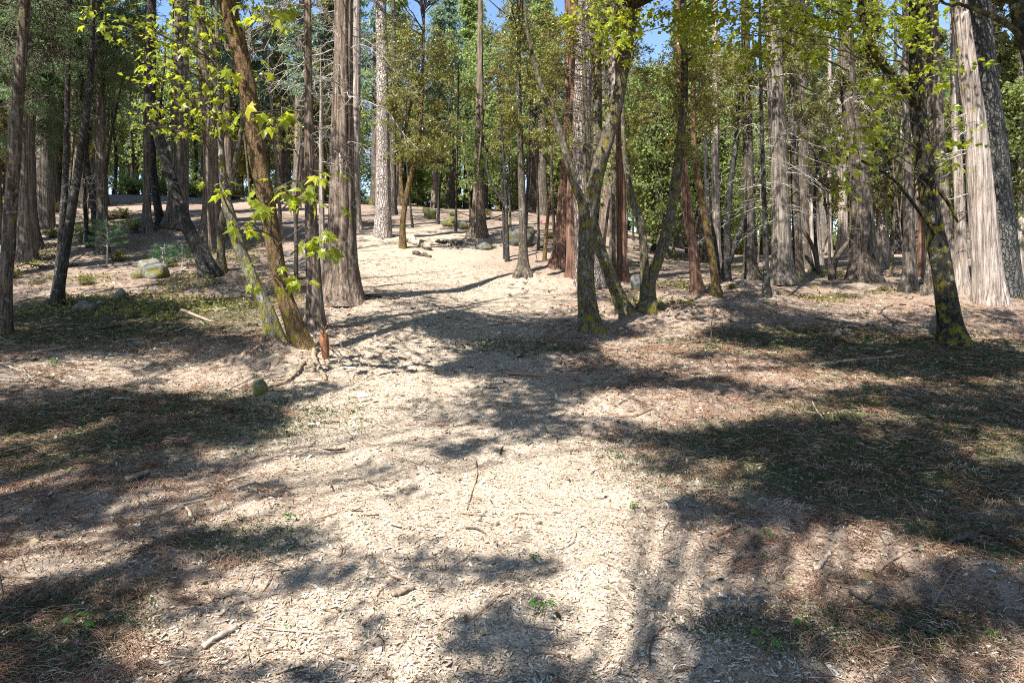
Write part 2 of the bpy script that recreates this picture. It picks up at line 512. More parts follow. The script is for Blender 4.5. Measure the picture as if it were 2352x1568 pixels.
# ------------------------------------------------------------------ ground sheet
TRACK = np.array([ground_at(*p) for p in ((1130, 1340), (1080, 1150), (960, 900), (1010, 760), (1080, 670), (900, 600), (1010, 545))])
SHADE_GROWTH = [ground_at(u, v) + (ru, rv) for u, v, ru, rv in ((1950, 1060, 2.6, 1.5), (2250, 1000, 2.6, 2.0), (1600, 1030, .8, .6), (330, 970, 2.6, 1.5), (60, 1010, 1.8, 1.5), (620, 985, .9, .7), (1950, 790, 3.6, 2.0), (2200, 840, 3, 2.0), (230, 735, 4.4, 2.6), (90, 1450, .7, .6), (1950, 1450, 1.0, .35), (560, 1255, .6, .35), (1200, 800, 1.2, .8), (2270, 1230, .9, .5))]  # green patches laid over the shaded ground to carry its dark olive
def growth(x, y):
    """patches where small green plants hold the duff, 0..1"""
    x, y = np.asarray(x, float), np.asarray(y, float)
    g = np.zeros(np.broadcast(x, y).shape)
    for (a, b, ra, rb) in SHADE_GROWTH:
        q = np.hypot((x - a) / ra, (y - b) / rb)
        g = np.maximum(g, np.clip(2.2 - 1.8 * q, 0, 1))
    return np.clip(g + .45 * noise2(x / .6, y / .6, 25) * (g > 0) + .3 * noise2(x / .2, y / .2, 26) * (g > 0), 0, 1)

def track_w(x, y):
    """how much pale mulch of the cleared track lies at a place, 0..1"""
    x, y = np.asarray(x, float), np.asarray(y, float)
    best = np.full(np.broadcast(x, y).shape, 1e9)
    for a, b in zip(TRACK[:-1], TRACK[1:]):
        ab = b - a
        t = np.clip(((x - a[0]) * ab[0] + (y - a[1]) * ab[1]) / (ab @ ab), 0, 1)
        best = np.minimum(best, np.hypot(x - a[0] - t * ab[0], y - a[1] - t * ab[1]))
    w = 2.1 + .07 * np.clip(y - 4, 0, 20)
    e = best / w + .35 * noise2(x / 1.3, y / 1.3, 21) + .2 * noise2(x / .4, y / .4, 22)
    t = np.clip(1.55 - e, 0, 1)
    loose = .42 + .5 * noise2(x / 1.9, y / 1.9, 23) + .35 * noise2(x / .5, y / .5, 24)
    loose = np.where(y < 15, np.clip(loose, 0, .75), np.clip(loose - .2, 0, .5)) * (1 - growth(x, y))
    return np.maximum(t, loose)

def axis(fine, lo, hi, a, b, grow):
    v = list(np.arange(a, b, fine))
    s, x = fine, v[-1]
    while x < hi:
        s = min(s * grow, 12); x += s; v.append(x)
    s, x = fine, v[0]
    pre = []
    while x > lo:
        s = min(s * grow, 12); x -= s; pre.append(x)
    return np.array(pre[::-1] + v)
gx = axis(.075, -330, 330, -6, 6, 1.06)
gy = axis(.07, -60, 380, 3.4, 13, 1.035)
GX, GYY = np.meshgrid(gx, gy)
GZ = ground_z(GX.ravel(), GYY.ravel())
nx, ny = len(gx), len(gy)
idx = np.arange(nx * ny).reshape(ny, nx)
q = np.stack([idx[:-1, :-1], idx[:-1, 1:], idx[1:, 1:], idx[1:, :-1]], -1).reshape(-1, 4)
m = M('forest_floor')
raw = m.obj()
tr = m.attr('tint').outputs['Fac']
n_big = m.noise(raw, .7, 4, .6)
n_mid = m.noise(raw, 7, 5, .65, .3)
n_fin = m.noise(raw, 38, 4, .7, .5)
n_str = m.noise(m.obj((70, 22, 30)), 1, 3, .7, .6)
duff = m.ramp(n_mid, [(.25, (.085, .058, .043)), (.5, (.215, .155, .12)), (.72, (.33, .26, .215))])
duff = m.mix(.55, duff, m.ramp(n_fin, [(.3, (.05, .036, .027)), (.5, (.21, .155, .12)), (.7, (.46, .38, .32))]))
duff = m.mix(m.math('MULTIPLY', m.attr('growth').outputs['Fac'], .9), duff, (.055, .068, .026))  # plant green and the dark olive of shade painted into the duff
vo = m.n('ShaderNodeTexVoronoi')
vo.inputs['Scale'].default_value = 60
vo.inputs['Randomness'].default_value = 1
m.l(m.obj((1, 1.7, 1)), vo.inputs['Vector'])
sepc = m.n('ShaderNodeSeparateColor')
m.l(vo.outputs['Color'], sepc.inputs[0])
chip = m.ramp(sepc.outputs[0], [(0, (.14, .095, .07)), (.3, (.33, .26, .19)), (.7, (.45, .375, .29)), (1, (.55, .48, .40))])
chip = m.mix(.4, chip, m.ramp(n_str, [(.3, (.15, .11, .08)), (.65, (.43, .36, .29))]))
duff = m.mix(m.ramp(m.noise(raw, 1.7, 4, .65), [(.48, 0.0), (.68, .45)]), duff, (.20, .115, .08))
col = m.mix(tr, duff, chip)
hgt = m.math('ADD', m.math('MULTIPLY', n_mid, .6), m.math('ADD', m.math('MULTIPLY', n_fin, .5), m.math('MULTIPLY', sepc.outputs[1], .25)))
ground_mat = m.bsdf(col, .95, hgt, .8, .035, .1)
ground = mesh_np('ground', np.stack([GX.ravel(), GYY.ravel(), GZ], 1), q.ravel(), np.full(len(q), 4), ground_mat, tint=track_w(GX.ravel(), GYY.ravel()), smooth=True)
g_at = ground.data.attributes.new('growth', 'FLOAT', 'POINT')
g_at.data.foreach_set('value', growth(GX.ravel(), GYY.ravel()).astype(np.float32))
tag(ground, 'sloping forest floor of wood chips, needles and bare duff', kind='structure')

# ------------------------------------------------------------------ where the sun reaches the ground
LIT = [(1080, 640, 270, 78), (880, 860, 110, 70), (900, 960, 250, 70), (800, 1070, 230, 70), (1250, 1120, 300, 90), (1120, 1190, 380, 55), (560, 1180, 150, 40),
       (150, 860, 160, 30), (470, 870, 110, 28), (110, 1090, 120, 40), (160, 1260, 170, 40), (520, 1490, 300, 60), (1860, 872, 180, 22), (2050, 700, 320, 18),
       (1520, 930, 190, 35), (2000, 1290, 220, 36), (1500, 1310, 150, 60), (540, 745, 110, 28), (860, 590, 90, 30), (1500, 800, 120, 25), (300, 640, 160, 25), (1850, 620, 100, 12), (1450, 1500, 200, 40), (2000, 1530, 220, 25), (600, 1330, 60, 30), (1280, 1250, 300, 40), (1000, 1390, 200, 40), (1330, 1440, 110, 30), (1040, 1530, 200, 30), (760, 1400, 140, 40)]
DARK = [(190, 715, 230, 26), (300, 775, 270, 32), (560, 805, 70, 26), (200, 945, 260, 46), (430, 1005, 230, 46), (600, 935, 80, 30), (130, 1170, 130, 34), (300, 1080, 160, 24),  # wanted shade patches; canopy tufts are placed from these
        (560, 1255, 140, 30), (400, 1330, 130, 34), (80, 1420, 120, 70), (90, 1530, 150, 40), (1200, 785, 170, 36), (1130, 838, 130, 24), (1330, 760, 120, 26), (1900, 775, 250, 34), (2120, 830, 250, 36),
        (1900, 1020, 360, 46), (2050, 1110, 360, 60), (1780, 1170, 220, 40), (2220, 950, 150, 50), (2250, 1220, 110, 34), (1090, 955, 120, 22), (1350, 880, 150, 22), (920, 685, 80, 18),
        (880, 1090, 60, 16), (1180, 1300, 60, 10), (1230, 1480, 60, 14), (1750, 1440, 140, 34), (2040, 1450, 150, 36), (2250, 1390, 100, 26), (1680, 1510, 140, 40), (1000, 930, 60, 16), (1500, 1000, 60, 20)]

def lit_at(x, y):
    v = HY - (base_z(x, y) - CAM_H) / np.maximum(y, .5) * F
    u = CX + F * x / np.maximum(y, .5)
    ok = np.zeros(len(x), bool)
    for (a, b, ra, rb) in LIT:
        ok |= ((u - a) / ra) ** 2 + ((v - b) / rb) ** 2 < 1
    return ok & (y > 3)

def shadow_pt(P):
    """where the sun drops the shadow of each point on the terrain"""
    t = (P[:, 2] - base_z(P[:, 0], P[:, 1])) / -SUN_L[2]
    for _ in range(5):
        x, y = P[:, 0] + SUN_L[0] * t, P[:, 1] + SUN_L[1] * t
        t = (P[:, 2] - base_z(x, y)) / -SUN_L[2]
    return P[:, 0] + SUN_L[0] * t, P[:, 1] + SUN_L[1] * t

def in_sunbeam(P, rad=.55):
    hit = np.zeros(len(P), bool)
    for c in LIT_PTS:
        q = P - c
        t = -(q @ SUN_L)
        d2 = (q * q).sum(1) - t * t
        hit |= (t > .8) & (d2 < rad * rad)
    return hit

def keep_gaps(P, r, drop=.93):
    x, y = shadow_pt(P)
    return ~((lit_at(x, y) | in_sunbeam(P)) & (r.random(len(P)) < drop))

# ------------------------------------------------------------------ tree builder
SEED = [100]
TREES, UPQ, LITQ = [], [], []
def blob_leaves(c, rad, n, r, sub=34):
    """points gathered in tufts inside an ellipsoid; returns leaf points and the tuft centres"""
    k = max(3, n // sub)
    d = r.normal(size=(k, 3))
    d /= np.linalg.norm(d, axis=1, keepdims=True)
    cen = c + d * (r.random((k, 1)) ** .45) * np.asarray(rad)
    tuft = np.clip(np.mean(rad) * .16, .12, .6)
    w = r.integers(0, k, n)
    out = d * np.array([1, 1, .35]) + np.array([0, 0, -.22]) + r.normal(size=(k, 3)) * .35
    out /= np.linalg.norm(out, axis=1, keepdims=True)
    L = tuft * r.uniform(1.6, 3.6, k)
    t = r.random(n)
    return cen[w] - out[w] * (t * L[w])[:, None] + r.normal(size=(n, 3)) * (tuft * (.18 + .30 * t))[:, None] * np.array([1.0, 1.0, .6]), cen

def twig_lines(starts, ends, r, sag=.12, K=5, wob=.08):
    n = len(starts)
    t = np.linspace(0, 1, K)[None, :, None]
    P = starts[:, None, :] * (1 - t) + ends[:, None, :] * t
    L = np.linalg.norm(ends - starts, axis=1)[:, None]
    P[:, :, 2] += (sag * L * np.sin(t[..., 0] * math.pi))
    P[:, 1:-1] += r.normal(size=(n, K - 2, 3)) * wob * L[..., None]
    return P

def dead_branch(root, p0, direction, length, rad, r, mat, name='branch', twigs=9, droop=.5):
    """one bare branch with side twigs as its own part"""
    K = 8
    t = np.linspace(0, 1, K)
    d = np.asarray(direction, float)
    d = d / np.linalg.norm(d)
    side = np.cross(d, [0, 0, 1.0])
    bend = r.normal() * .25
    P = p0[None, :] + t[:, None] * length * d[None, :] + (t ** 2)[:, None] * length * bend * side[None, :]
    P[:, 2] -= droop * length * t ** 2
    P[1:] += np.cumsum(r.normal(size=(K - 1, 3)) * .022 * length, 0)
    V1, f1, l1 = tubes(P[None], (rad * (1 - .8 * t))[None], 5)
    ks = r.integers(2, K, twigs)
    S = P[ks]
    dirs = d[None, :] * .6 + r.normal(size=(twigs, 3)) * .55 + np.array([0, 0, -.25])
    E = S + dirs * (length * r.uniform(.15, .45, (twigs, 1)))
    TP = twig_lines(S, E, r, -.12, 6, .07)
    V2, f2, l2 = tubes(TP, np.linspace(rad * .42, rad * .12, 6)[None, :] * np.ones((twigs, 1)), 3)
    V = np.vstack([V1, V2])
    return mesh_np(name, V, np.concatenate([f1, f2 + len(V1)]), np.concatenate([l1, l2]), mat, root, p0, smooth=True)

def extend_up(pts, rad, height):
    """carry a trunk on above what the survey shows to its full height"""
    pts = [np.asarray(p, float) for p in pts]
    top, prev = pts[-1], pts[-2]
    d = (top - prev) / np.linalg.norm(top - prev)
    z0 = pts[0][2]
    left = z0 + height - top[2]
    if left > .8:
        d2 = np.array([d[0] * .5, d[1] * .5, max(d[2], .4)])
        d2 /= np.linalg.norm(d2)
        base = rad[-1]
        rad = list(rad)
        for f, w in ((.35, .72), (.7, .38), (1.0, .08)):
            pts.append(top + d2 * left * f)
            rad.append(base * w)
    return pts, rad

def upper_crown(root, pts, h0, h1, R, n, mat, r, size=.22):
    """sprays above the seen part of the trunk, leaving the canopy gaps that let the sun through"""
    P = np.asarray(pts)
    z = P[:, 2]
    k = max(8, n // 60)
    hh = r.random(k) ** .8
    zz = z[0] + h0 + (h1 - h0) * hh
    cx, cy = np.interp(zz, z, P[:, 0]), np.interp(zz, z, P[:, 1])
    rr = R * (1 - .8 * hh) * np.sqrt(r.random(k)) + .2
    a = r.random(k) * 2 * math.pi
    cen = np.stack([cx + rr * np.cos(a), cy + rr * np.sin(a), zz - .15 * rr], 1)
    keep = keep_gaps(cen, r)
    if keep.sum() < 4:
        keep[:4] = True
    stems = np.stack([cx, cy, zz], 1)[keep]
    cen = cen[keep]
    w = r.integers(0, len(cen), n * len(cen) // k)
    pos = cen[w] + r.normal(size=(len(w), 3)) * np.array([.42, .42, .22])
    kp = keep_gaps(pos, r, .85)
    # nothing of the added canopy may hang into the survey's view
    u = CX + F * pos[:, 0] / np.maximum(pos[:, 1], .3)
    v = HY - (pos[:, 2] - CAM_H) / np.maximum(pos[:, 1], .3) * F
    pos = pos[kp]
    if len(pos) < 3:
        return
    leaves_obj('crown', pos, size * .4, size, mat, root, r, .4, .2, loc=stems[0])
    TP = twig_lines(stems, cen, r, .05)
    V, f, l = tubes(TP, np.linspace(.03, .008, 5)[None, :] * np.ones((len(stems), 1)), 3)
    mesh_np('crown_branches', V, f, l, MAT['twig_dark'], root, stems[0], smooth=True)['kind'] = 'stuff'

LEAFKIND = {  # material, width, length, upward bias, droop
    'oak': ('oak', .05, .095, .15, .1), 'cedar': ('cedar_leaf', .05, .20, .1, .55), 'fir': ('fir_leaf', .028, .16, .3, .2), 'far': ('far_leaf', .07, .12, .1, .1), 'blue': ('blue_leaf', .045, .2, .1, .4)}

def tree(name, label, cat, d, path, bark, kind='cedar', H=18, R=2.2, crown='cedar', ncrown=1500, h0=None, flare=.5, blobs=(), bkind=None, density=1.0, group=None, stems=(), ddep=0.0):
    """path: survey points (u, v, width) of the trunk from the ground up, at distance d; blobs: (u, v, ru, rv[, dd]) leaf masses in sight; stems: further paths of the same tree"""
    SEED[0] += 7
    s = SEED[0]
    r = np.random.default_rng(s)
    u0, v0, w0 = path[0]
    bx = (u0 - CX) / F * d
    bz = gz(bx, d)
    root = thing(name, (bx, d, bz), label, cat, group)
    pts, rad = [], []
    for i, (u, v, w) in enumerate(path):
        p = at(u, v, d + ddep * i)
        if i == 0:
            p[2] = bz - .12
        pts.append(p)
        rad.append(w / 2 / F * d)
    wmax = max(w for _, _, w in path)
    sides = 72 if wmax >= 40 else 56 if wmax >= 34 else 32 if wmax >= 22 else 18 if wmax > 12 else 10
    if len(pts) < 2:
        pts.append(pts[0] + np.array([0, 0, H * .5])); rad.append(rad[0] * .7)
    pe, re_ = extend_up(pts, rad, H) if pts[-1][2] < bz + H else (pts, rad)
    trunk_mesh('trunk', pe, re_, kind, MAT[bark], root, s, flare, sides, .16 if wmax >= 22 else .3)
    for sp in stems:
        sp_pts = [at(u, v, d + dd) for (u, v, w, dd) in sp]
        sp_rad = [w / 2 / F * d for (_, _, w, _) in sp]
        if sp_pts[-1][2] > CAM_H + .33 * d:
            sp_pts, sp_rad = extend_up(sp_pts, sp_rad, max(H * .8, sp_pts[-1][2] - bz + 2))
        trunk_mesh('limb', sp_pts, sp_rad, kind, MAT[bark], root, s + 3, 0.0, 24 if max(sp_rad) * F / d > 8 else 12, .16)
    top_seen = CAM_H + .40 * d - bz
    a0 = h0 if h0 is not None else max(top_seen, .45 * H)
    if ncrown and a0 < H - .5:
        UPQ.append((root, pe, a0, H, R, int(ncrown * .75), MAT[LEAFKIND[crown][0]], r, .26))
    if blobs:
        mk = LEAFKIND[bkind or crown]
        pos, st, en = [], [], []
        ks = float(np.clip(d / 25, .6, 1.3))
        A = np.asarray(pe)
        for b in blobs:
            u, v, ru, rv = b[:4]
            dd = b[4] if len(b) > 4 else 0
            c = at(u, v, d + dd)
            rx, rz = ru / F * d, rv / F * d
            LITQ.extend([c, c + np.array([rx * .45, 0, rz * .3]), c - np.array([rx * .45, 0, rz * .3])])
            n = int(density * 4.6 * math.pi * rx * rz / (mk[1] * mk[2] * ks * ks))
            n = min(n, 16000)
            p, cen = blob_leaves(c, (rx, min(rx, 1.6), rz), n, r)
            pos.append(p)
            st.append(np.array([[np.interp(zc - .4, A[:, 2], A[:, 0]), np.interp(zc - .4, A[:, 2], A[:, 1]), np.clip(zc - .4, A[0, 2], A[-1, 2])] for zc in cen[:, 2]]))
            en.append(cen)
        pos = np.vstack(pos)
        leaves_obj('foliage', pos, mk[1] * ks, mk[2] * ks, MAT[mk[0]], root, r, mk[3], mk[4], loc=(bx, d, bz))
        st, en = np.vstack(st), np.vstack(en)
        pick = r.random(len(st)) < .8
        st, en = st[pick], en[pick]
        if len(st):
            mid = st + (en - st) * r.uniform(.35, .75, (len(st), 1))
            TP = twig_lines(mid, en, r, .06)
            V, f, l = tubes(TP, np.linspace(.012, .004, 5)[None, :] * np.ones((len(st), 1)), 3)
            mesh_np('twigs', V, f, l, MAT['twig_dark'], root, (bx, d, bz), smooth=True)['kind'] = 'stuff'
    TREES.append((root, np.asarray(pe), crown))
    return root, np.asarray(pe), r

def add_dead(t, n, hv, lenr, rad=.018, mat='twig', twigs=9, droop=.5, az=None):
    root, P, r = t
    for i in range(n):
        z = P[0, 2] + r.uniform(*hv)
        p0 = np.array([np.interp(z, P[:, 2], P[:, 0]), np.interp(z, P[:, 2], P[:, 1]), z])
        a = r.uniform(0, 2 * math.pi) if az is None else r.normal(az[i % len(az)], .5)
        dead_branch(root, p0, (math.cos(a), math.sin(a), r.uniform(-.1, .5)), r.uniform(*lenr), rad * r.uniform(.7, 1.3), r, MAT[mat], 'dead_branch', twigs, droop)

# maple leaf with five pointed lobes, cupped a little
def maple_leaf_mesh(seed):
    r = random.Random(seed)
    ang = [-150, -118, -92, -62, -34, -16, 0, 16, 34, 62, 92, 118, 150]
    rad = [.34, .52, .36, .80, .46, .62, 1.0, .62, .46, .80, .36, .52, .34]
    vs = [(0, 0, 0)]
    for a, q_ in zip(ang, rad):
        q2 = q_ * r.uniform(.9, 1.1)
        vs.append((q2 * math.sin(math.radians(a)) * .62, .30 + q2 * math.cos(math.radians(a)) * .62, -.26 * q2 * q2 + r.uniform(-.05, .05)))
    vs.append((0, .32, .05))
    c = len(vs) - 1
    fs = [(c, i + 1, i) for i in range(1, c - 1)] + [(c, 1, 0), (c, 0, c - 1)]
    me = bpy.data.meshes.new('leaf')
    me.from_pydata(vs, [], fs)
    a_ = me.attributes.new('tint', 'FLOAT', 'POINT')
    t = [.25, .45, .55, .7, .95][seed % 5]
    a_.data.foreach_set('value', [min(1, t + r.uniform(-.08, .08)) for _ in vs])
    me.materials.append(MAT['maple_leaf'])
    return me
MAPLE = [maple_leaf_mesh(i) for i in range(10)]

def leaf_spray(root, c, rad, n, size, r, limb_from=None, flat=.75, limb_mat='twig_dark'):
    """single maple leaves, each an object of its own, on one small branch"""
    n = int(n * 1.35 + .5) if len(root.children) < 420 else n
    pos = c + r.normal(size=(n, 3)) * np.asarray(rad) * .7
    base = np.array(root.location)
    hub = c + np.array([0, 0, .02])
    if limb_from is not None:
        TP = [twig_lines(limb_from[None], hub[None], r, .1, 6, .03)[0]]
        V1, f1, l1 = tubes(np.array(TP), np.linspace(.016, .006, 6)[None, :], 5)
        SP = twig_lines(np.repeat(hub[None], n, 0), pos, r, .06, 4, .03)
        V2, f2, l2 = tubes(SP, np.linspace(.005, .002, 4)[None, :] * np.ones((n, 1)), 3)
        mesh_np('branch', np.vstack([V1, V2]), np.concatenate([f1, f2 + len(V1)]), np.concatenate([l1, l2]), MAT[limb_mat], root, hub, smooth=True)
    for p in pos:
        o = bpy.data.objects.new('leaf', MAPLE[r.integers(0, len(MAPLE))])
        COL.objects.link(o)
        o.parent = root
        o.location = Vector(p - base)
        s = size * r.uniform(.6, 1.5)
        o.scale = (s, s, s)
        dv = (p - hub) * 2.0 + np.array([0, -.12, 0])
        o.rotation_euler = (r.normal(-.62, .35), r.normal(0, .35), math.atan2(-dv[0], dv[1]) + r.normal(0, .6))

# single maple leaves: (column, row, spread, spread, number); and the places the sun is known to reach
SPRAY_BROWN = [(668, 437, 42, 12, 9), (705, 455, 25, 14, 7), (757, 405, 22, 9, 6), (722, 545, 18, 10, 6), (738, 572, 16, 9, 5), (640, 612, 30, 6, 4), (690, 636, 18, 6, 3), (594, 460, 22, 8, 5), (614, 487, 20, 6, 3),
             (615, 258, 26, 8, 6), (618, 290, 14, 8, 3), (687, 18, 9, 7, 1), (667, 70, 9, 7, 1), (598, 40, 22, 9, 5), (643, 46, 16, 8, 3), (563, 164, 24, 7, 5), (540, 523, 16, 8, 5), (620, 650, 18, 7, 3)]
SPRAY_CROOKED = [(427, 12, 30, 16, 8), (475, 40, 34, 14, 8), (405, 65, 26, 12, 8), (513, 66, 26, 8, 6), (437, 103, 30, 10, 8), (400, 148, 36, 10, 8), (506, 178, 26, 10, 7), (535, 190, 18, 12, 5), (425, 208, 22, 8, 7), (461, 226, 24, 9, 6),
             (520, 250, 26, 9, 7), (478, 262, 22, 10, 5), (520, 285, 20, 12, 5), (455, 287, 20, 8, 6), (413, 304, 22, 6, 5), (335, 292, 18, 7, 5), (342, 247, 18, 7, 5), (239, 67, 22, 6, 5), (268, 88, 18, 7, 4), (300, 60, 20, 8, 4), (492, 430, 14, 5, 3), (526, 424, 16, 5, 4), (350, 130, 26, 8, 5), (370, 180, 22, 8, 5)]
SPRAY_CENTRE = [(1420, 20, 34, 16, 16), (1410, 55, 36, 14, 18), (1430, 85, 24, 12, 14), (1395, 95, 24, 10, 10), (1465, 85, 10, 8, 3), (1520, 20, 26, 14, 10), (1560, 45, 26, 12, 9), (1600, 20, 26, 14, 9), (1395, 15, 22, 12, 10), (1330, 30, 20, 12, 6), (1440, 130, 14, 8, 4)]
SPRAY_RIGHT = [(1660, 40, 40, 16, 14), (1710, 20, 36, 14, 14), (1760, 45, 40, 16, 16), (1810, 18, 40, 14, 16), (1850, 55, 38, 14, 16), (1900, 30, 36, 14, 14), (1945, 65, 30, 14, 12), (1985, 30, 30, 14, 10), (2040, 30, 34, 14, 12), (2090, 50, 30, 12, 9), (1690, 82, 34, 10, 9), (1740, 130, 30, 9, 9), (1770, 148, 28, 8, 8), (1790, 98, 30, 10, 9), (1840, 108, 26, 10, 8),
             (1650, 90, 20, 8, 5), (1720, 200, 8, 6, 2), (1960, 100, 26, 10, 8), (2046, 178, 24, 9, 8), (2019, 219, 26, 10, 9), (2000, 254, 22, 9, 7), (2160, 143, 20, 12, 6), (2150, 190, 20, 12, 6), (2185, 260, 24, 9, 7), (2218, 290, 18, 7, 5), (1980, 297, 28, 9, 9), (1998, 318, 24, 8, 8),
             (1928, 355, 24, 8, 7), (2012, 360, 24, 8, 7), (1978, 390, 24, 8, 8), (1961, 434, 18, 10, 7), (2163, 328, 18, 8, 5), (2166, 383, 18, 8, 5), (2170, 412, 14, 8, 3), (2110, 120, 20, 10, 5), (1880, 140, 18, 8, 4), (2060, 70, 20, 10, 5)]
LIT_PTS = np.array([at(q[0], q[1], dd) for lst, dd in ((SPRAY_BROWN, 10.6), (SPRAY_CROOKED, 11.6), (SPRAY_CENTRE, 13.6), (SPRAY_RIGHT, 12.3)) for q in lst]
                   + [at(879, v, 29.6) for v in (60, 160, 260, 360, 460, 540)] + [at(1340, v, 21.3) for v in (40, 110, 180, 250)]
                   + [at(u, v, 18.9) for u, v in ((2210, 60), (2225, 170), (2245, 300), (2258, 420), (2268, 560), (2273, 680))] + [at(785, v, 17.3) for v in (420, 560, 690)]
                   + [at(u, v, 26) for u, v in ((940, 120), (980, 220), (1000, 310), (1190, 90), (1230, 190), (1290, 130), (1545, 190), (1600, 130), (1630, 270), (1690, 250))]
                   + [at(u, v, 24) for u, v in ((60, 60), (120, 30), (180, 90), (280, 50), (150, 200), (60, 260), (230, 180), (330, 90))]
                   + [at(u, v, 24) for u, v in ((1540, 330), (1450, 330), (1480, 180), (1840, 90), (1870, 250), (1900, 330), (2010, 250), (2335, 260), (2350, 420))]
                   + [at(u, v, 20) for u, v in ((1204, 560), (1204, 620), (2208, 400), (2208, 600), (1647, 500))])

# ------------------------------------------------------------------ the trees that can be told apart
# --- left side
tree('fir_tree', 'mossy brown fir trunk cut by the left edge of the photo', 'tree', 14.3, [(4, 790, 30), (30, 400, 26), (45, 180, 24), (58, 0, 22)], 'fir', 'other', 20, 2.2, 'fir', 1600, blobs=[(70, 40, 120, 60, 2), (40, 150, 90, 60, 3), (160, 60, 90, 60, 3), (60, 240, 70, 40, 3), (150, 150, 70, 40, 4)], bkind='fir', density=.6)
tree('oak_tree', 'dark leaning oak trunk, right one of the crossed pair near the left edge', 'tree', 17.3, [(128, 733, 24), (143, 620, 21), (190, 320, 17), (207, 190, 14), (212, 60, 12)], 'dark', 'other', 12, 2, 'oak', 700, h0=8)
tree('oak_tree', 'black narrow trunk close behind the dark leaning oak near the left edge', 'tree', 18.2, [(127, 700, 15), (140, 560, 16), (150, 400, 13), (156, 180, 11), (160, 0, 10)], 'dark', 'other', 13, 2, 'oak', 600, h0=9)
tree('fir_tree', 'thin brown fir with pale foot left of the dark leaning pair', 'tree', 26, [(90, 582, 17), (78, 480, 13), (72, 340, 12), (70, 100, 11)], 'fir', 'other', 20, 2, 'fir', 900, blobs=[(60, 190, 70, 70), (110, 300, 60, 60), (40, 330, 50, 60), (120, 200, 60, 60)], bkind='fir', density=.6)
t = tree('fir_tree', 'straight dark fir trunk rising behind the bluish pine sapling', 'tree', 25, [(236, 600, 24), (234, 480, 23), (230, 300, 20), (228, 60, 17)], 'fir', 'other', 22, 2.4, 'fir', 1300, blobs=[(180, 90, 130, 70), (270, 50, 100, 60), (230, 190, 100, 50), (170, 260, 80, 50), (280, 150, 70, 50), (330, 40, 60, 60)], bkind='fir', density=.6)
add_dead(t, 6, (1.5, 5), (1, 2), .012)
tree('oak_tree', 'slim oak leaning left against the straight fir behind the pine sapling', 'tree', 26, [(228, 520, 19), (212, 440, 16), (198, 370, 13), (190, 250, 11)], 'dark', 'other', 11, 1.6, 'oak', 500, h0=7)
tree('cedar_tree', 'slim grey cedar with flared foot left of the leaning mossy oak', 'tree', 29.5, [(338, 550, 22), (337, 440, 16), (337, 260, 15), (340, 40, 13)], 'grey', 'cedar', 22, 2, 'cedar', 900)
tree('oak_tree', 'crooked dark trunk just right of the slim grey cedar on the left slope', 'tree', 31, [(371, 528, 19), (355, 420, 15), (350, 300, 14), (352, 60, 12)], 'dark', 'other', 16, 2, 'oak', 700, blobs=[(300, 180, 90, 60), (330, 90, 70, 50)], density=.45)
tree('oak_tree', 'black leaning oak with yellow moss at its foot', 'tree', 21, [(486, 657, 40), (470, 600, 31), (424, 510, 28), (393, 410, 25), (350, 260, 21), (342, 190, 19), (348, 0, 17)], 'dark', 'other', 15, 2.6, 'oak', 1100, h0=9)
tree('cedar_tree', 'thick grey weathered cedar behind the black leaning oak', 'tree', 30.5, [(404, 540, 46), (408, 480, 40), (412, 330, 38), (414, 130, 34), (415, 0, 30)], 'grey', 'cedar', 26, 3, 'cedar', 1500)
tree('cedar_tree', 'ridged grey brown cedar standing behind the two leaning mossy maples', 'tree', 28, [(487, 570, 44), (486, 480, 38), (484, 310, 34), (470, 170, 28), (456, 0, 26)], 'cedar', 'cedar', 24, 3, 'cedar', 1500)
tree('oak_tree', 'short dark mossy trunk beside the yellow mossed foot of the leaning oak', 'tree', 21.3, [(510, 655, 20), (508, 580, 17), (512, 500, 16), (540, 380, 13), (560, 260, 11)], 'maple_grey', 'other', 10, 1.6, 'oak', 500, h0=8)
tm2 = tree('maple_tree', 'crooked maple with yellow moss and pale lichen leaning left of the big brown maple', 'tree', 13.3, [(633, 815, 38), (622, 745, 32), (608, 700, 27), (583, 645, 26), (548, 561, 26), (520, 460, 22), (512, 400, 17), (505, 280, 13)], 'mossy', 'other', 9, 1.6, 'oak', 400, h0=7.5)
tm1 = tree('maple_tree', 'big brown maple leaning left with a curved mossy foot', 'tree', 12.3, [(700, 845, 44), (672, 735, 36), (645, 650, 36), (629, 561, 38), (613, 470, 38), (595, 376, 38), (574, 239, 37), (547, 102, 38), (522, 0, 38)], 'maple', 'other', 13, 2.6, 'oak', 700, h0=8.5)
t13 = tree('cedar_tree', 'narrow cedar trunk hung with bare pale twigs right of the big brown maple', 'tree', 14.6, [(722, 778, 38), (723, 700, 33), (718, 560, 29), (712, 400, 22), (709, 200, 17), (707, 0, 15)], 'cedar', 'cedar', 13, 1.4, 'cedar', 600, h0=8)
add_dead(t13, 26, (3.2, 7.6), (.8, 2.0), .011, twigs=12, droop=.6)
tree('cedar_tree', 'grey dead pole between the narrow cedar and the great red brown cedar', 'tree', 19, [(741, 560, 13), (739, 480, 12), (738, 380, 10)], 'cedar_pale', 'cedar', 7, .5, 'cedar', 0)
t15 = tree('cedar_tree', 'great red brown cedar with deep furrows and a flared foot', 'tree', 17.8, [(785, 728, 84), (785, 690, 70), (783, 600, 62), (784, 480, 56), (785, 330, 50), (788, 180, 44), (790, 0, 40)], 'cedar', 'cedar', 26, 3, 'cedar', 900, h0=12, flare=.55)
add_dead(t15, 30, (3.8, 8.2), (1.0, 2.6), .014, twigs=12, droop=.7)
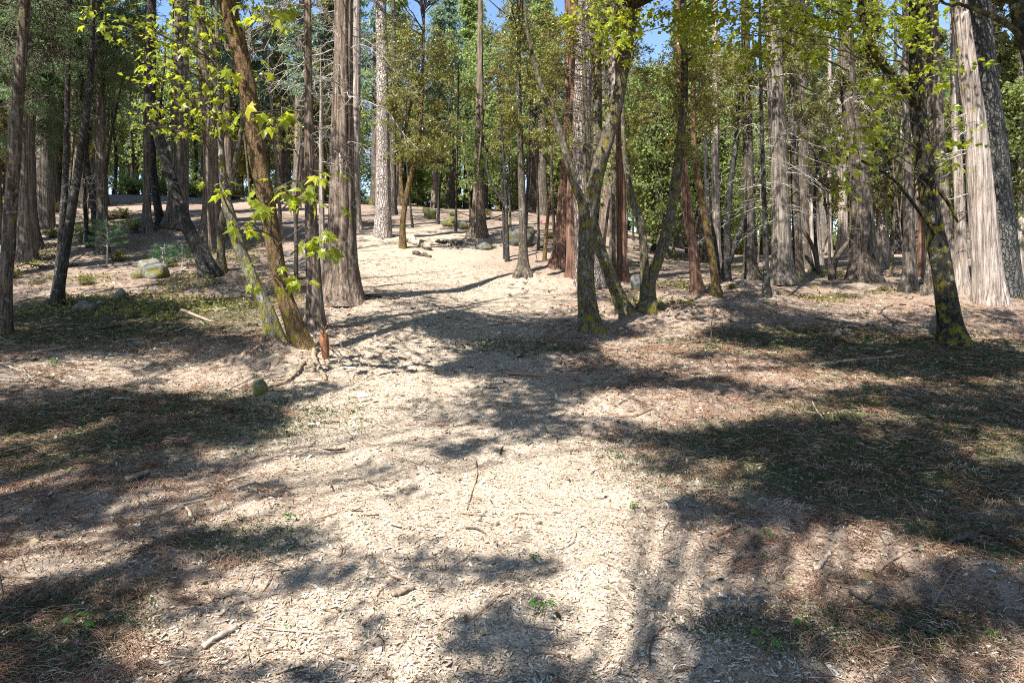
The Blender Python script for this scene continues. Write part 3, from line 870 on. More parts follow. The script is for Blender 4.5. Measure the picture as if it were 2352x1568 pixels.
tree('cedar_tree', 'grey trunk showing just right of the great red brown cedar', 'tree', 33, [(816, 530, 24), (818, 460, 20), (818, 300, 19), (820, 60, 17)], 'cedar_pale', 'cedar', 24, 2, 'cedar', 900)
tree('pine_tree', 'tall pale pine with white plated bark beside the cleared slope', 'tree', 30, [(879, 553, 40), (880, 480, 35), (880, 380, 31), (879, 240, 28), (877, 100, 26), (874, 0, 25)], 'pine_pale', 'pine', 30, 3, 'cedar', 1300, flare=.12)
tree('cedar_tree', 'dark trunk on the ridge just right of the tall pale pine', 'tree', 40, [(903, 492, 15), (903, 420, 14), (903, 300, 13), (903, 100, 12)], 'fir', 'cedar', 20, 2, 'cedar', 700)
tree('oak_tree', 'slender reddish oak forking upward beside the cut log pile', 'tree', 28, [(925, 566, 15), (926, 500, 13), (940, 420, 12), (962, 330, 10), (970, 180, 8)], 'maple', 'other', 13, 2, 'oak', 0,
     stems=[[(926, 470, 9, 0), (920, 400, 9, .2), (926, 330, 8, .3), (945, 230, 7, .5)]],
     blobs=[(930, 120, 80, 90), (965, 210, 90, 60), (1000, 310, 75, 75), (900, 250, 45, 60), (945, 345, 80, 45), (1010, 130, 60, 80, 3)], bkind='oak', density=.62)
# --- centre
tree('cedar_tree', 'mossy cedar stump trunk with leafy sprays across it on the upper slope', 'tree', 33, [(1098, 538, 38), (1099, 490, 30), (1100, 400, 24), (1102, 250, 18)], 'cedar', 'cedar', 16, 2, 'oak', 500, blobs=[(1100, 360, 60, 70), (1130, 280, 60, 60), (1075, 440, 40, 30)], bkind='far', density=.5)
tree('fir_tree', 'slim burnt black fir with a pale flared foot at the edge of the bright clearing', 'tree', 22.6, [(1202, 648, 30), (1202, 590, 20), (1200, 478, 17), (1195, 330, 14), (1192, 190, 11), (1192, 60, 8)], 'fir', 'other', 13, 1.4, 'oak', 0, flare=.7,
     stems=[[(1204, 500, 12, .2), (1214, 440, 12, .3), (1220, 330, 11, .4), (1221, 220, 8, .5)]],
     blobs=[(1190, 90, 95, 80), (1230, 190, 80, 60), (1170, 270, 55, 70), (1250, 320, 60, 50), (1160, 180, 60, 60, 2), (1265, 60, 60, 60)], density=.6)
tree('oak_sapling', 'thin dark sapling rising left of the large dark boulder', 'tree', 27.5, [(1160, 562, 8), (1157, 500, 7), (1153, 400, 6), (1150, 280, 5)], 'dark', 'other', 9, 1.2, 'oak', 0, blobs=[(1140, 330, 40, 50)], density=.4)
tree('oak_sapling', 'thin brown sapling leaning right of the large dark boulder', 'tree', 27.5, [(1250, 563, 8), (1256, 520, 8), (1264, 450, 6), (1272, 350, 5)], 'maple', 'other', 9, 1.2, 'oak', 0, blobs=[(1275, 400, 40, 50)], bkind='far', density=.4)
tree('cedar_tree', 'dark red cedar with a wide black foot left of the stout pine', 'tree', 25.5, [(1286, 616, 46), (1290, 560, 32), (1295, 460, 28), (1306, 300, 24), (1308, 120, 22), (1308, 0, 20)], 'cedar_red', 'cedar', 24, 2.4, 'cedar', 1100, flare=.3)
tree('cedar_tree', 'orange red cedar squeezed between the dark red cedar and the central maple', 'tree', 22.8, [(1318, 653, 32), (1316, 570, 29), (1314, 470, 26), (1318, 350, 22), (1320, 200, 18)], 'cedar_red', 'cedar', 18, 2, 'cedar', 700)
tree('pine_tree', 'stout pine with pale plated bark behind the forked central maple', 'tree', 21.8, [(1354, 658, 66), (1350, 610, 54), (1342, 500, 46), (1338, 380, 42), (1338, 240, 41), (1344, 60, 38), (1346, 0, 37)], 'pine', 'pine', 28, 3, 'cedar', 1100, flare=.2)
tm3 = tree('maple_tree', 'forked central maple with lichened bark and three rising stems', 'tree', 15, [(1357, 778, 50), (1354, 740, 40), (1348, 664, 38), (1346, 560, 36), (1355, 480, 34), (1378, 376, 33), (1399, 307, 31), (1420, 222, 29), (1440, 102, 28), (1455, 0, 26)], 'maple_grey', 'other', 13, 2.4, 'oak', 600, h0=9,
           stems=[[(1360, 450, 26, .15), (1370, 390, 24, .3), (1372, 290, 23, .4), (1371, 137, 22, .4), (1364, 0, 21, .4)],
                  [(1346, 520, 24, -.1), (1336, 460, 21, -.2), (1318, 420, 19, -.25), (1288, 308, 17, -.3), (1240, 188, 12, -.3), (1215, 90, 8, -.3), (1206, 10, 4, -.3)]],
           blobs=[(1270, 130, 65, 75), (1255, 230, 60, 60), (1300, 330, 40, 50), (1310, 60, 40, 50)], bkind='oak', density=.45)
tree('maple_tree', 'mossy maple leaning left from beside the fallen pale sticks', 'tree', 17, [(1440, 733, 42), (1425, 690, 30), (1406, 645, 28), (1377, 565, 26), (1362, 505, 22), (1350, 430, 18), (1345, 300, 14)], 'maple_grey', 'other', 9, 1.6, 'oak', 0, flare=.2)
tree('maple_tree', 'mossy twin stemmed maple with one upright and one right leaning stem', 'tree', 17, [(1482, 733, 48), (1490, 690, 34), (1492, 650, 26), (1512, 595, 24), (1534, 525, 24), (1547, 455, 23), (1562, 340, 19), (1572, 200, 17), (1569, 0, 15)], 'maple_grey', 'other', 12, 2.2, 'oak', 500, h0=9, flare=.15,
     stems=[[(1478, 715, 22, 0), (1480, 600, 19, -.1), (1471, 510, 18, -.1), (1456, 470, 16, -.05), (1445, 420, 14, 0), (1433, 340, 11, .1), (1430, 220, 8, .2)]],
     blobs=[(1545, 190, 60, 110), (1600, 130, 70, 90), (1565, 330, 50, 55), (1480, 270, 40, 60), (1630, 230, 60, 50)], density=.5)
tree('cedar_tree', 'straight dark red cedar between the leaning maple and the twin stemmed maple', 'tree', 23.6, [(1430, 643, 26), (1428, 560, 21), (1426, 430, 20), (1423, 250, 18), (1420, 60, 16)], 'cedar_red', 'cedar', 22, 2, 'cedar', 900, blobs=[(1450, 330, 40, 80), (1480, 180, 60, 90, 2)], bkind='oak', density=.4)
tree('cedar_tree', 'pale reddish cedar foot half hidden left of the straight dark red cedar', 'tree', 27.5, [(1408, 584, 20), (1410, 520, 17), (1411, 400, 15), (1412, 200, 13)], 'cedar_pale', 'cedar', 20, 1.8, 'cedar', 700)
# --- right side
tree('cedar_tree', 'red barked cedar leaning left just right of the twin stemmed maple', 'tree', 21.5, [(1604, 672, 26), (1594, 600, 22), (1576, 460, 21), (1566, 330, 18), (1560, 100, 15)], 'cedar_red', 'cedar', 18, 1.8, 'cedar', 700)
tree('maple_tree', 'tan smooth trunk with bent foot right of the red leaning cedar', 'tree', 20.6, [(1647, 688, 20), (1637, 600, 17), (1612, 460, 16), (1600, 380, 14), (1592, 280, 12), (1594, 120, 10)], 'maple', 'other', 12, 1.6, 'oak', 0, blobs=[(1620, 270, 60, 80), (1660, 150, 60, 70)], bkind='oak', density=.55)
tree('oak_tree', 'bent black stem leaning left into the dark forked oak', 'tree', 24.2, [(1650, 628, 17), (1640, 560, 15), (1628, 490, 13), (1622, 380, 11)], 'dark', 'other', 8, 1.2, 'oak', 0)
tree('cedar_tree', 'pale red and grey cedar glowing behind the tan smooth trunk', 'tree', 33, [(1646, 594, 22), (1645, 500, 18), (1643, 350, 16), (1643, 150, 14)], 'cedar_pale', 'cedar', 20, 2, 'cedar', 800)
tree('oak_tree', 'black oak forking in a V near its foot on the right', 'tree', 24.5, [(1667, 648, 20), (1668, 615, 18), (1671, 561, 15), (1675, 450, 13), (1690, 330, 11)], 'dark', 'other', 10, 1.6, 'oak', 0,
     stems=[[(1669, 612, 15, 0), (1685, 570, 15, .1), (1702, 527, 14, .2), (1717, 485, 12, .3), (1740, 400, 9, .4)]], blobs=[(1690, 250, 55, 80), (1730, 170, 55, 70)], density=.5)
t = tree('fir_tree', 'dark straight fir right of the V forked black oak', 'tree', 24.8, [(1725, 646, 32), (1722, 560, 25), (1720, 430, 24), (1716, 250, 21), (1712, 60, 18)], 'fir', 'other', 22, 2.4, 'cedar', 1000, blobs=[(1690, 120, 60, 60)], density=.3)
add_dead(t, 14, (3, 7.5), (1, 2.2), .012, twigs=8)
t = tree('fir_tree', 'thin black pole with pale lit foot in front of the big furrowed fir', 'tree', 19.7, [(1763, 703, 19), (1760, 640, 14), (1757, 500, 11), (1750, 300, 9), (1746, 120, 7)], 'dark', 'other', 11, 1, 'cedar', 0)
add_dead(t, 12, (2.5, 6.5), (.6, 1.6), .009, twigs=6)
t = tree('fir_tree', 'big furrowed fir ringed with bare curved white branches', 'tree', 24, [(1797, 668, 50), (1796, 600, 41), (1793, 480, 39), (1786, 300, 38), (1780, 180, 36), (1776, 0, 32)], 'grey', 'pine', 26, 3, 'cedar', 1300, blobs=[(1790, 150, 95, 45), (1840, 90, 80, 50)], bkind='cedar', density=.4)
add_dead(t, 28, (2.2, 7.4), (1.2, 3.0), .015, twigs=8, droop=.45)
tree('cedar_tree', 'dark narrow cedar close right of the big furrowed fir', 'tree', 24.4, [(1832, 652, 25), (1831, 560, 19), (1826, 430, 17), (1822, 250, 15)], 'fir', 'cedar', 18, 2, 'cedar', 800, blobs=[(1870, 250, 60, 110), (1860, 140, 60, 60)], bkind='cedar', density=.5)
tree('cedar_tree', 'grey black cedar behind the thin leaning stick on the right', 'tree', 30, [(1851, 618, 25), (1848, 540, 21), (1846, 400, 19), (1844, 200, 16)], 'fir', 'cedar', 22, 2, 'cedar', 900, blobs=[(1900, 340, 60, 80), (1905, 210, 50, 90)], bkind='cedar', density=.5)
tree('cedar_tree', 'slim pale far trunk in the sunlit gap left of the great dark cedar', 'tree', 46, [(1904, 583, 15), (1904, 500, 14), (1905, 380, 13)], 'cedar_pale', 'cedar', 20, 2, 'cedar', 700)
tree('cedar_tree', 'broad pale far trunk beside the great dark cedar', 'tree', 44, [(1938, 586, 28), (1936, 540, 23), (1934, 440, 21), (1932, 300, 19)], 'cedar_pale', 'cedar', 22, 2.4, 'cedar', 700)
t = tree('cedar_tree', 'great dark cedar with a wide fluted foot on the right', 'tree', 25, [(1985, 656, 74), (1984, 615, 58), (1981, 540, 50), (1973, 420, 42), (1956, 280, 37), (1946, 170, 33), (1940, 0, 30)], 'fir', 'cedar', 26, 3, 'cedar', 1300, blobs=[(1940, 200, 60, 90), (2010, 250, 50, 70), (1930, 330, 45, 50)], bkind='cedar', density=.5, flare=.25)
add_dead(t, 12, (4, 7.5), (1, 2.4), .013)
tree('cedar_tree', 'far black cedar pair in the gap right of the great dark cedar', 'tree', 48, [(2057, 588, 26), (2057, 540, 19), (2057, 420, 17)], 'dark', 'cedar', 20, 2.4, 'cedar', 700, stems=[[(2076, 585, 13, .5), (2076, 500, 12, .5), (2076, 400, 11, .5)]])
tree('cedar_tree', 'slender grey cedar between the great dark cedar and the black mossy maple', 'tree', 22.4, [(2087, 676, 32), (2089, 600, 27), (2086, 470, 22), (2083, 320, 17), (2080, 150, 13)], 'grey', 'cedar', 18, 1.8, 'cedar', 700)
tree('cedar_tree', 'reddish slim trunk in shade just right of the slender grey cedar', 'tree', 27.5, [(2116, 634, 18), (2116, 560, 15), (2117, 420, 13)], 'cedar_red', 'cedar', 17, 1.6, 'cedar', 500)
tree('cedar_tree', 'dark cedar foot hidden behind the black mossy maple', 'tree', 21, [(2136, 688, 26), (2138, 620, 22), (2140, 480, 19), (2138, 300, 16)], 'fir', 'cedar', 18, 1.8, 'cedar', 500)
tm4 = tree('maple_tree', 'black mossy maple with broad green leaves on the right', 'tree', 13.2, [(2190, 812, 56), (2186, 760, 46), (2176, 698, 44), (2163, 613, 42), (2146, 527, 40), (2133, 444, 38), (2121, 342, 36), (2108, 239, 34), (2103, 150, 27), (2100, 20, 23)], 'maple_black', 'other', 11, 2.4, 'oak', 500, h0=8,
           stems=[[(2110, 235, 24, 0), (2090, 215, 21, -.1), (2050, 175, 18, -.2), (2010, 120, 16, -.3), (1985, 50, 13, -.4)],
                  [(2150, 540, 8, -.1), (2100, 470, 8, -.5), (2050, 410, 7, -.8), (1980, 370, 5, -1.2)],
                  [(2128, 400, 9, 0), (2150, 430, 8, .1), (2180, 470, 7, .2), (2200, 510, 5, .3)]])
tree('cedar_tree', 'grey brown cedar rising behind the black mossy maple', 'tree', 20.8, [(2196, 690, 32), (2185, 600, 27), (2170, 480, 26), (2158, 300, 22), (2148, 120, 18)], 'grey', 'cedar', 20, 2, 'cedar', 700)
tree('cedar_tree', 'slim pale pink cedar between the black mossy maple and the big peeling cedar', 'tree', 20.5, [(2210, 686, 30), (2207, 600, 26), (2204, 480, 22), (2196, 300, 18), (2190, 120, 14)], 'cedar_pale', 'cedar', 18, 1.8, 'cedar', 600)
t = tree('cedar_tree', 'big pale peeling cedar leaning left near the right edge', 'tree', 19.3, [(2273, 710, 68), (2268, 640, 58), (2257, 500, 52), (2240, 300, 44), (2222, 170, 38), (2207, 40, 33), (2203, 0, 31)], 'cedar_pale', 'cedar', 22, 2.6, 'cedar', 900, flare=.22)
add_dead(t, 7, (3, 7.5), (.8, 1.8), .016, twigs=4, az=[2.6, 3.4])
tree('pine_tree', 'large dark plated pine behind the big pale peeling cedar', 'tree', 20.3, [(2322, 700, 56), (2314, 620, 51), (2300, 478, 50), (2284, 320, 48), (2266, 180, 46), (2250, 0, 43)], 'pine_dark', 'pine', 26, 3, 'cedar', 1200, flare=.15)
tree('cedar_tree', 'reddish pale trunk cut by the right edge of the photo', 'tree', 26, [(2347, 640, 18), (2346, 560, 15), (2345, 430, 13)], 'cedar_pale', 'cedar', 18, 1.8, 'cedar', 500, blobs=[(2335, 260, 50, 120), (2350, 420, 50, 60)], bkind='oak', density=.5)
tree('oak_tree', 'dark limb of a near oak crossing the top right corner', 'tree', 9.5, [(2560, 1000, 44), (2480, 600, 38), (2400, 250, 33), (2345, 60, 30), (2325, -80, 26)], 'maple_black', 'other', 9, 1.5, 'oak', 0,
     stems=[[(2360, 110, 15, 0), (2320, 60, 13, -.1), (2260, 30, 10, -.2), (2200, 8, 7, -.3), (2150, -10, 5, -.4)]])

# single maple leaves
def sprays(t, lst, d0, dsp, size, r_seed, limb_at=None):
    root, P, _ = t
    r = np.random.default_rng(r_seed)
    for (u, v, ru, rv, n) in lst:
        d = d0 + r.uniform(-dsp, dsp)
        c = at(u, v, d)
        zc = np.clip(c[2] - .25, P[0, 2] + .3, P[-1, 2] - .3)
        a = np.array([np.interp(zc, P[:, 2], P[:, 0]), np.interp(zc, P[:, 2], P[:, 1]), zc])
        far = np.linalg.norm(a - c)
        if far > 2.2:
            a = c + (a - c) * 1.6 / far + np.array([0, 0, .1])
        leaf_spray(root, c, (ru / F * d * 1.4, .35, rv / F * d * 1.4), n, size, r, a)
sprays(tm1, SPRAY_BROWN, 10.6, .5, .235, 1)
sprays(tm2, SPRAY_CROOKED, 11.6, 1.0, .155, 2)
sprays(tm3, SPRAY_CENTRE, 13.6, .6, .19, 3)
sprays(tm4, SPRAY_RIGHT, 12.3, .5, .16, 4)

def leaf_veil(t, lst, d, seed, w=.09, mat='maple_leaf'):
    root, P, _ = t
    r = np.random.default_rng(seed)
    pos = []
    for (u, v, ru, rv, n) in lst:
        c = at(u, v, d + r.uniform(-.7, .9))
        k = max(3, n // 9)
        cen = c + r.normal(size=(k, 3)) * np.array([ru / F * d, .6, rv / F * d]) * .6
        pos.append(cen[r.integers(0, k, n)] + r.normal(size=(n, 3)) * np.array([.14, .14, .035]))
    leaves_obj('foliage', np.vstack(pos), w, w * 1.15, MAT[mat], root, r, .5, .1, loc=tuple(root.location))
leaf_veil(tm4, [(1560, 40, 70, 30, 90), (1650, 60, 90, 40, 190), (1750, 40, 90, 45, 230), (1850, 40, 90, 45, 240), (1940, 50, 80, 45, 200), (2040, 50, 80, 45, 190), (2130, 60, 60, 50, 110), (1760, 120, 70, 30, 120), (1640, 110, 60, 30, 80), (1900, 110, 60, 35, 100), (2030, 200, 50, 45, 110), (2150, 180, 40, 50, 70), (1980, 330, 60, 45, 110), (2180, 340, 40, 60, 80)], 12.9, 41)
leaf_veil(tm3, [(1400, 50, 60, 50, 210), (1460, 30, 50, 30, 90), (1540, 40, 60, 40, 130), (1330, 40, 50, 40, 70), (1590, 90, 50, 40, 70), (1390, 110, 40, 30, 60)], 14.3, 42)
leaf_veil(tm2, [(440, 40, 90, 45, 150), (390, 110, 60, 50, 90), (490, 160, 60, 60, 110), (300, 70, 70, 30, 70), (440, 240, 60, 50, 80), (520, 270, 40, 40, 50), (350, 250, 40, 40, 40), (620, 50, 60, 40, 50)], 12.6, 43, .075)

# ------------------------------------------------------------------ the canopy over the clearing: unseen tufts placed to cast the wanted shade, with gaps kept for the sun
def in_any(lst, u, v, grow=1.0, wob=None):
    ok = np.zeros(len(u), bool)
    for (a, b, ra, rb) in lst:
        q = ((u - a) / ra) ** 2 + ((v - b) / rb) ** 2
        ok |= (q if wob is None else q + wob) < grow
    return ok

LIT_PTS = np.vstack([LIT_PTS, np.array(LITQ)])
for q_ in UPQ:
    upper_crown(*q_)

def canopy():
    r = np.random.default_rng(77)
    sites = [(-10.5, -1.5, .30), (-5.2, -6.5, .34), (1.8, -8.5, .32), (7.5, -4.0, .30), (12.5, 3.5, .28), (-13.5, 7.5, .30), (17.0, 9.5, .3)]  # unseen trunks added to carry the shade tufts
    words_ = ['leafy tree beyond the left edge that shades the near left slope', 'leafy tree behind the viewpoint on the left', 'leafy tree straight behind the viewpoint', 'leafy tree behind the viewpoint on the right',
              'leafy tree beyond the right edge that shades the dark duff', 'leafy tree beyond the left edge by the mossy fir', 'leafy tree beyond the right edge past the black mossy maple']
    # candidate places of shade on the ground
    n = 13000
    y = np.sqrt(r.uniform(3.4 ** 2, 36 ** 2, n))
    x = (r.random(n) * 2 - 1) * (y * .85 + .8)
    v = HY - (base_z(x, y) - CAM_H) / y * F
    u = CX + F * x / y
    wob = .7 * noise2(x / .6, y / .6, 31) + .6 * noise2(x / .2, y / .2, 32)
    lit = in_any(LIT, u, v, 1.0, wob)
    dark = in_any(DARK, u, v, 1.0, .35 * wob)
    c, s_ = math.cos(SUN_AZ), math.sin(SUN_AZ)
    al, ac = x * s_ + y * c, x * c - y * s_
    patch = noise2(ac / .7, al / 1.6, 33) + .8 * noise2(ac / .26, al / .7, 34)
    ok = dark | (~lit & (patch > -.12))
    near = np.clip((y - 3) / 20, 0, 1)
    ok &= r.random(n) < np.where(dark, 1.0, .8) * np.where(y < 12, 1.0, np.where((y > 17) & (x < -2), .42, .58))
    ex, ey = [], []
    for (a, b, ra, rb) in DARK:
        gxp, gyp = ground_at(a, b)
        ya, yb = ground_at(a, b + rb)[1], ground_at(a, max(b - rb, 610))[1]
        hx, hy = ra / F * gyp, max((yb - ya) / 2, .1)
        m_ = int(np.clip(math.pi * hx * hy / .055, 4, 320))
        aa, qq = r.uniform(0, 6.283, m_), np.sqrt(r.random(m_))
        qx, qy = gxp + hx * qq * np.cos(aa), (ya + yb) / 2 + hy * qq * np.sin(aa)
        kk_ = noise2(qx / .45, qy / .45, 36) + .6 * noise2(qx / .17, qy / .17, 37) > -.55 - .9 * (1 - qq)
        ex.append(qx[kk_]); ey.append(qy[kk_])
    # the nearest ground is seen finest: more, smaller tufts
    x, y = np.concatenate([x[ok]] + ex), np.concatenate([y[ok]] + ey)
    P, R = [], []
    zb = base_z(x, y)
    tops = [(i, t) for i, t in enumerate(TREES) if t[1][0][1] < 29 and t[1][-1][2] - t[1][0][2] > 11]
    owner = []
    sx = np.array([s[0] for s in sites] + [t[1][-2][0] for _, t in tops])
    sy = np.array([s[1] for s in sites] + [t[1][-2][1] for _, t in tops])
    sh = np.array([30.0] * len(sites) + [t[1][-1][2] for _, t in tops])
    for i in range(len(x)):
        h = r.uniform(7.5, 12)
        for _k in range(14):
            t = h / -SUN_L[2]
            p = np.array([x[i] - SUN_L[0] * t, y[i] - SUN_L[1] * t, zb[i] + h])  # tuft set back along the sun ray so its shade lands here
            if p[1] < .8 or (p[2] - CAM_H) / p[1] > .43 or abs(p[0] / p[1]) > .88:
                break
            h += .9
        else:
            continue
        d = np.hypot(sx - p[0], sy - p[1]) + np.where(sh < p[2] + .3, 50, 0)
        owner.append(int(np.argmin(d)))
        P.append(p)
        R.append(.24 if y[i] < 9 else .36)
    P, R, owner = np.array(P), np.array(R), np.array(owner)
    for j in sorted(set(owner)):
        C, Rr = P[owner == j], R[owner == j]
        if j < len(sites):
            px, py, w = sites[j]
            z = gz(px, py)
            root = thing('broadleaf_tree', (px, py, z), words_[j], 'tree', 'shade trees outside the view')
            H = C[:, 2].max() - z + .5
            pts = np.array([[px, py, z - .1], [px + .2, py + .2, z + H * .4], [px + .1, py + .5, z + H * .75], [px + .3, py + .4, z + H]])
            trunk_mesh('trunk', list(pts), [w, w * .8, w * .5, .05], 'other', MAT['maple_grey'], root, int(abs(px) * 10), .4, 16, .4)
            loc, mat, lw, ll = (px, py, z), MAT['maple_leaf'], .07, .11
            f0, f1 = .35, .75
        else:
            root, pts, cr = tops[j - len(sites)][1]
            loc, mat, lw, ll = tuple(pts[0]), MAT[LEAFKIND[cr][0]], .075, .13
            f0, f1 = .55, .97
        per = 70
        w_ = np.repeat(np.arange(len(C)), per)
        pos = C[w_] + r.normal(size=(len(w_), 3)) * Rr[w_][:, None] * np.array([.62, .62, .4])
        xx, yy = shadow_pt(pos)
        pos = pos[~((lit_at(xx, yy) & (r.random(len(pos)) < .75)) | (in_sunbeam(pos) & (r.random(len(pos)) < .9)))]
        if len(pos) < 4:
            continue
        leaves_obj('canopy', pos, lw, ll, mat, root, r, .7, 0, loc=loc)
        zz = np.minimum(C[:, 2] - .6 - .25 * np.hypot(C[:, 0] - pts[-2][0], C[:, 1] - pts[-2][1]), pts[-1][2] - .3)
        zz = np.maximum(zz, pts[0][2] + (pts[-1][2] - pts[0][2]) * f0)
        hub = np.stack([np.interp(zz, pts[:, 2], pts[:, 0]), np.interp(zz, pts[:, 2], pts[:, 1]), zz], 1)
        pick = r.random(len(C)) < .4
        if pick.sum():
            TP = twig_lines(hub[pick], C[pick], r, .06, 6, .03)
            V, f, l = tubes(TP, np.linspace(.03, .006, 6)[None, :] * np.ones((pick.sum(), 1)), 4)
            mesh_np('canopy_branches', V, f, l, MAT['twig_dark'], root, loc, smooth=True)['kind'] = 'stuff'
canopy()

NAMED = [(CX + F * t[0].location[0] / t[0].location[1], t[0]['label']) for t in TREES if t[0].location[1] < 35 and t[0].name.split('.')[0] not in ('slim_tree', 'ridge_tree')]
_NOUN = ('maple', 'cedar', 'pine', 'fir', 'oak', 'trunk', 'pole', 'sapling', 'foot')
def short(lab):
    return ' '.join(lab.split()[:16])

def beside(u):
    """where a far thing shows: behind or just beside the nearer tree one can find"""
    q = min(NAMED, key=lambda k: abs(k[0] - u))
    w = q[1].split()
    cut = [i for i, x in enumerate(w) if x in _NOUN][0]
    short = ' '.join(w[:cut + 1])
    return ('behind the ' if abs(q[0] - u) < 9 else 'just left of the ' if u < q[0] else 'just right of the ') + short

# ------------------------------------------------------------------ forest behind: trees of shared form, each set down as its own thing
def forest_prototypes():
    r = np.random.default_rng(5)
    protos = []
    for k in range(9):
        conifer = k % 3 != 2
        H = [17, 20, 11, 15, 22, 9, 18, 16, 12][k]
        Rm = [2.0, 2.4, 2.6, 1.8, 2.6, 2.3, 2.1, 2.0, 2.8][k]
        h0 = [5.5, 6.5, 1.6, 3.0, 6, .8, 7, 4.5, 2.0][k]
        root = thing('forest_tree', (0, 0, 0), 'tree', 'tree')
        w = .16 + .012 * H
        lean = r.normal(0, .35, 2)
        pts = [np.array([0, 0, -.3]), np.array([lean[0] * .4, lean[1] * .4, H * .35]), np.array([lean[0], lean[1], H * .7]), np.array([lean[0] * 1.1, lean[1], H])]
        trunk_mesh('trunk', pts, [w, w * .78, w * .45, .02], 'cedar' if conifer else 'other', MAT[['cedar', 'fir', 'dark', 'cedar_pale', 'grey', 'maple_grey', 'cedar', 'fir', 'dark'][k]], root, 500 + k, .4, 12, .5, loc=(0, 0, 0))
        n = 9500 if conifer else 10500
        kk = 120 if conifer else 190
        t = r.random(kk) ** .85
        zz = h0 + (H - h0) * t
        prof = (1 - .85 * t) if conifer else np.sin(np.clip(t, .08, .97) * math.pi) ** .6
        rr = Rm * prof * (.25 + .75 * np.sqrt(r.random(kk)))
        a = r.random(kk) * 2 * math.pi
        cen = np.stack([np.interp(zz, [p[2] for p in pts], [p[0] for p in pts]) + rr * np.cos(a), np.interp(zz, [p[2] for p in pts], [p[1] for p in pts]) + rr * np.sin(a), zz - (.35 * rr if conifer else 0)], 1)
        w_ = r.integers(0, kk, n)
        st = np.stack([np.interp(cen[:, 2], [p[2] for p in pts], [p[0] for p in pts]), np.interp(cen[:, 2], [p[2] for p in pts], [p[1] for p in pts]), cen[:, 2] + (.2 * rr if conifer else -.5)], 1)
        if conifer:
            tt = (.3 + .7 * np.sqrt(r.random(n)))[:, None]
            pos = st[w_] + (cen[w_] - st[w_]) * tt + r.normal(size=(n, 3)) * np.array([.24, .24, .07]) * (1.25 - .6 * tt)
            pos[:, 2] -= .1 * tt[:, 0] ** 2 * np.abs(r.normal(size=n))
        else:
            pos = cen[w_] + r.normal(size=(n, 3)) * np.array([.34, .34, .2])
        mt = ['cedar_leaf', 'blue_leaf', 'far_leaf', 'cedar_leaf', 'fir_leaf', 'far_leaf', 'blue_leaf', 'far_leaf', 'oak'][k]
        leaves_obj('crown', pos, .10 if conifer else .11, .26 if conifer else .19, MAT[mt], root, r, .2, .3 if conifer else .1, loc=(0, 0, 0))
        TP = twig_lines(st, cen, r, .05)
        V, f, l = tubes(TP, np.linspace(.03, .008, 5)[None, :] * np.ones((kk, 1)), 3)
        mesh_np('branches', V, f, l, MAT['twig_dark'], root, (0, 0, 0), smooth=True)['kind'] = 'stuff'
        protos.append((root, conifer))
    return protos
PROTO = forest_prototypes()
USED = [False] * len(PROTO)

def copy_tree(root):
    c = root.copy()
    COL.objects.link(c)
    for ch in root.children:
        d = ch.copy()
        COL.objects.link(d)
        d.parent = c
    return c

FORM = ['reddish conifer with a long bare trunk', 'tall bluish conifer', 'rounded bright leafy tree', 'pale trunked cedar', 'tall dark fir', 'bushy bright young tree', 'bluish green conifer', 'green feathery conifer', 'dark olive oak']
def plant(k, x, y, s, rot, label, group):
    root = PROTO[k][0]
    o = copy_tree(root)
    o.location = (x, y, gz(x, y) - .05)
    o.rotation_euler = (0, 0, rot)
    o.scale = (s, s, s * random.uniform(.92, 1.1))
    u = CX + F * x / y
    tag(o, short(FORM[k] + (' far back ' if y > 58 else ' ') + beside(u)), 'tree', group)
    return o

fr = np.random.default_rng(9)
# (column range, distance range, number, allowed forms, label, group)
BANDS = [
    ((-150, 235), (30, 42), 12, (0, 1, 4, 6, 8), 'on the far left hillside', 'trees on the far left hillside'),
    ((-200, 240), (44, 62), 7, (0, 4, 6, 8), 'along the left ridge line', 'trees along the left ridge line'),
    ((450, 760), (38, 60), 11, (0, 1, 6, 3, 8, 4), 'on the ridge behind the mossy maples', 'trees behind the mossy maples'),
    ((850, 1340), (40, 60), 14, (1, 7, 2, 5, 6), 'on the sunlit ridge behind the clearing', 'sunlit trees behind the clearing'),
    ((760, 1400), (62, 80), 17, (5, 1, 2, 7, 5), 'far beyond the ridge top', 'trees far beyond the ridge'),
    ((1360, 1780), (36, 56), 11, (0, 7, 2, 8, 5), 'in the thicket behind the twin stemmed maple', 'trees in the thicket behind the twin maple'),
    ((1780, 2400), (34, 58), 12, (0, 3, 4, 8, 3, 2), 'in the stand beyond the great dark cedar', 'trees in the stand on the far right'),
    ((1380, 2480), (58, 78), 26, (5, 2, 8, 5, 7), 'closing the far view on the right', 'far trees closing the right view'),
    ((-220, 800), (62, 80), 28, (5, 2, 6, 8, 5, 7), 'beyond the left ridge top', 'trees beyond the left ridge'),
    ((2250, 2520), (24, 34), 5, (8, 3, 2), 'behind the pale peeling cedar', 'trees at the right edge'),
    ((-260, 60), (19, 27), 5, (4, 0), 'at the far left edge of the wood', 'firs at the left edge'),
]
for (ua, ub), (da, db), n, forms, lab, grp in BANDS:
    for i in range(n):
        u = ua + (ub - ua) * (i + fr.uniform(.1, .9)) / n
        d = fr.uniform(da, db)
        plant(int(forms[i % len(forms)]), (u - CX) / F * d, d, fr.uniform(.8, 1.25) * (1.25 if d > 58 else 1), fr.uniform(0, 6.3), lab, grp)
_left = [(-40, 52), (700, 66), (1000, 70), (1250, 52), (1560, 66), (1700, 50), (1980, 62), (2150, 50), (2330, 60)]
for (root, _), (u, d) in zip(PROTO, _left):
    x = (u - CX) / F * d
    root.location = (x, d, gz(x, d) - .05)
    tag(root, 'far row tree glimpsed ' + beside(u), 'tree', 'trees in the far rows')

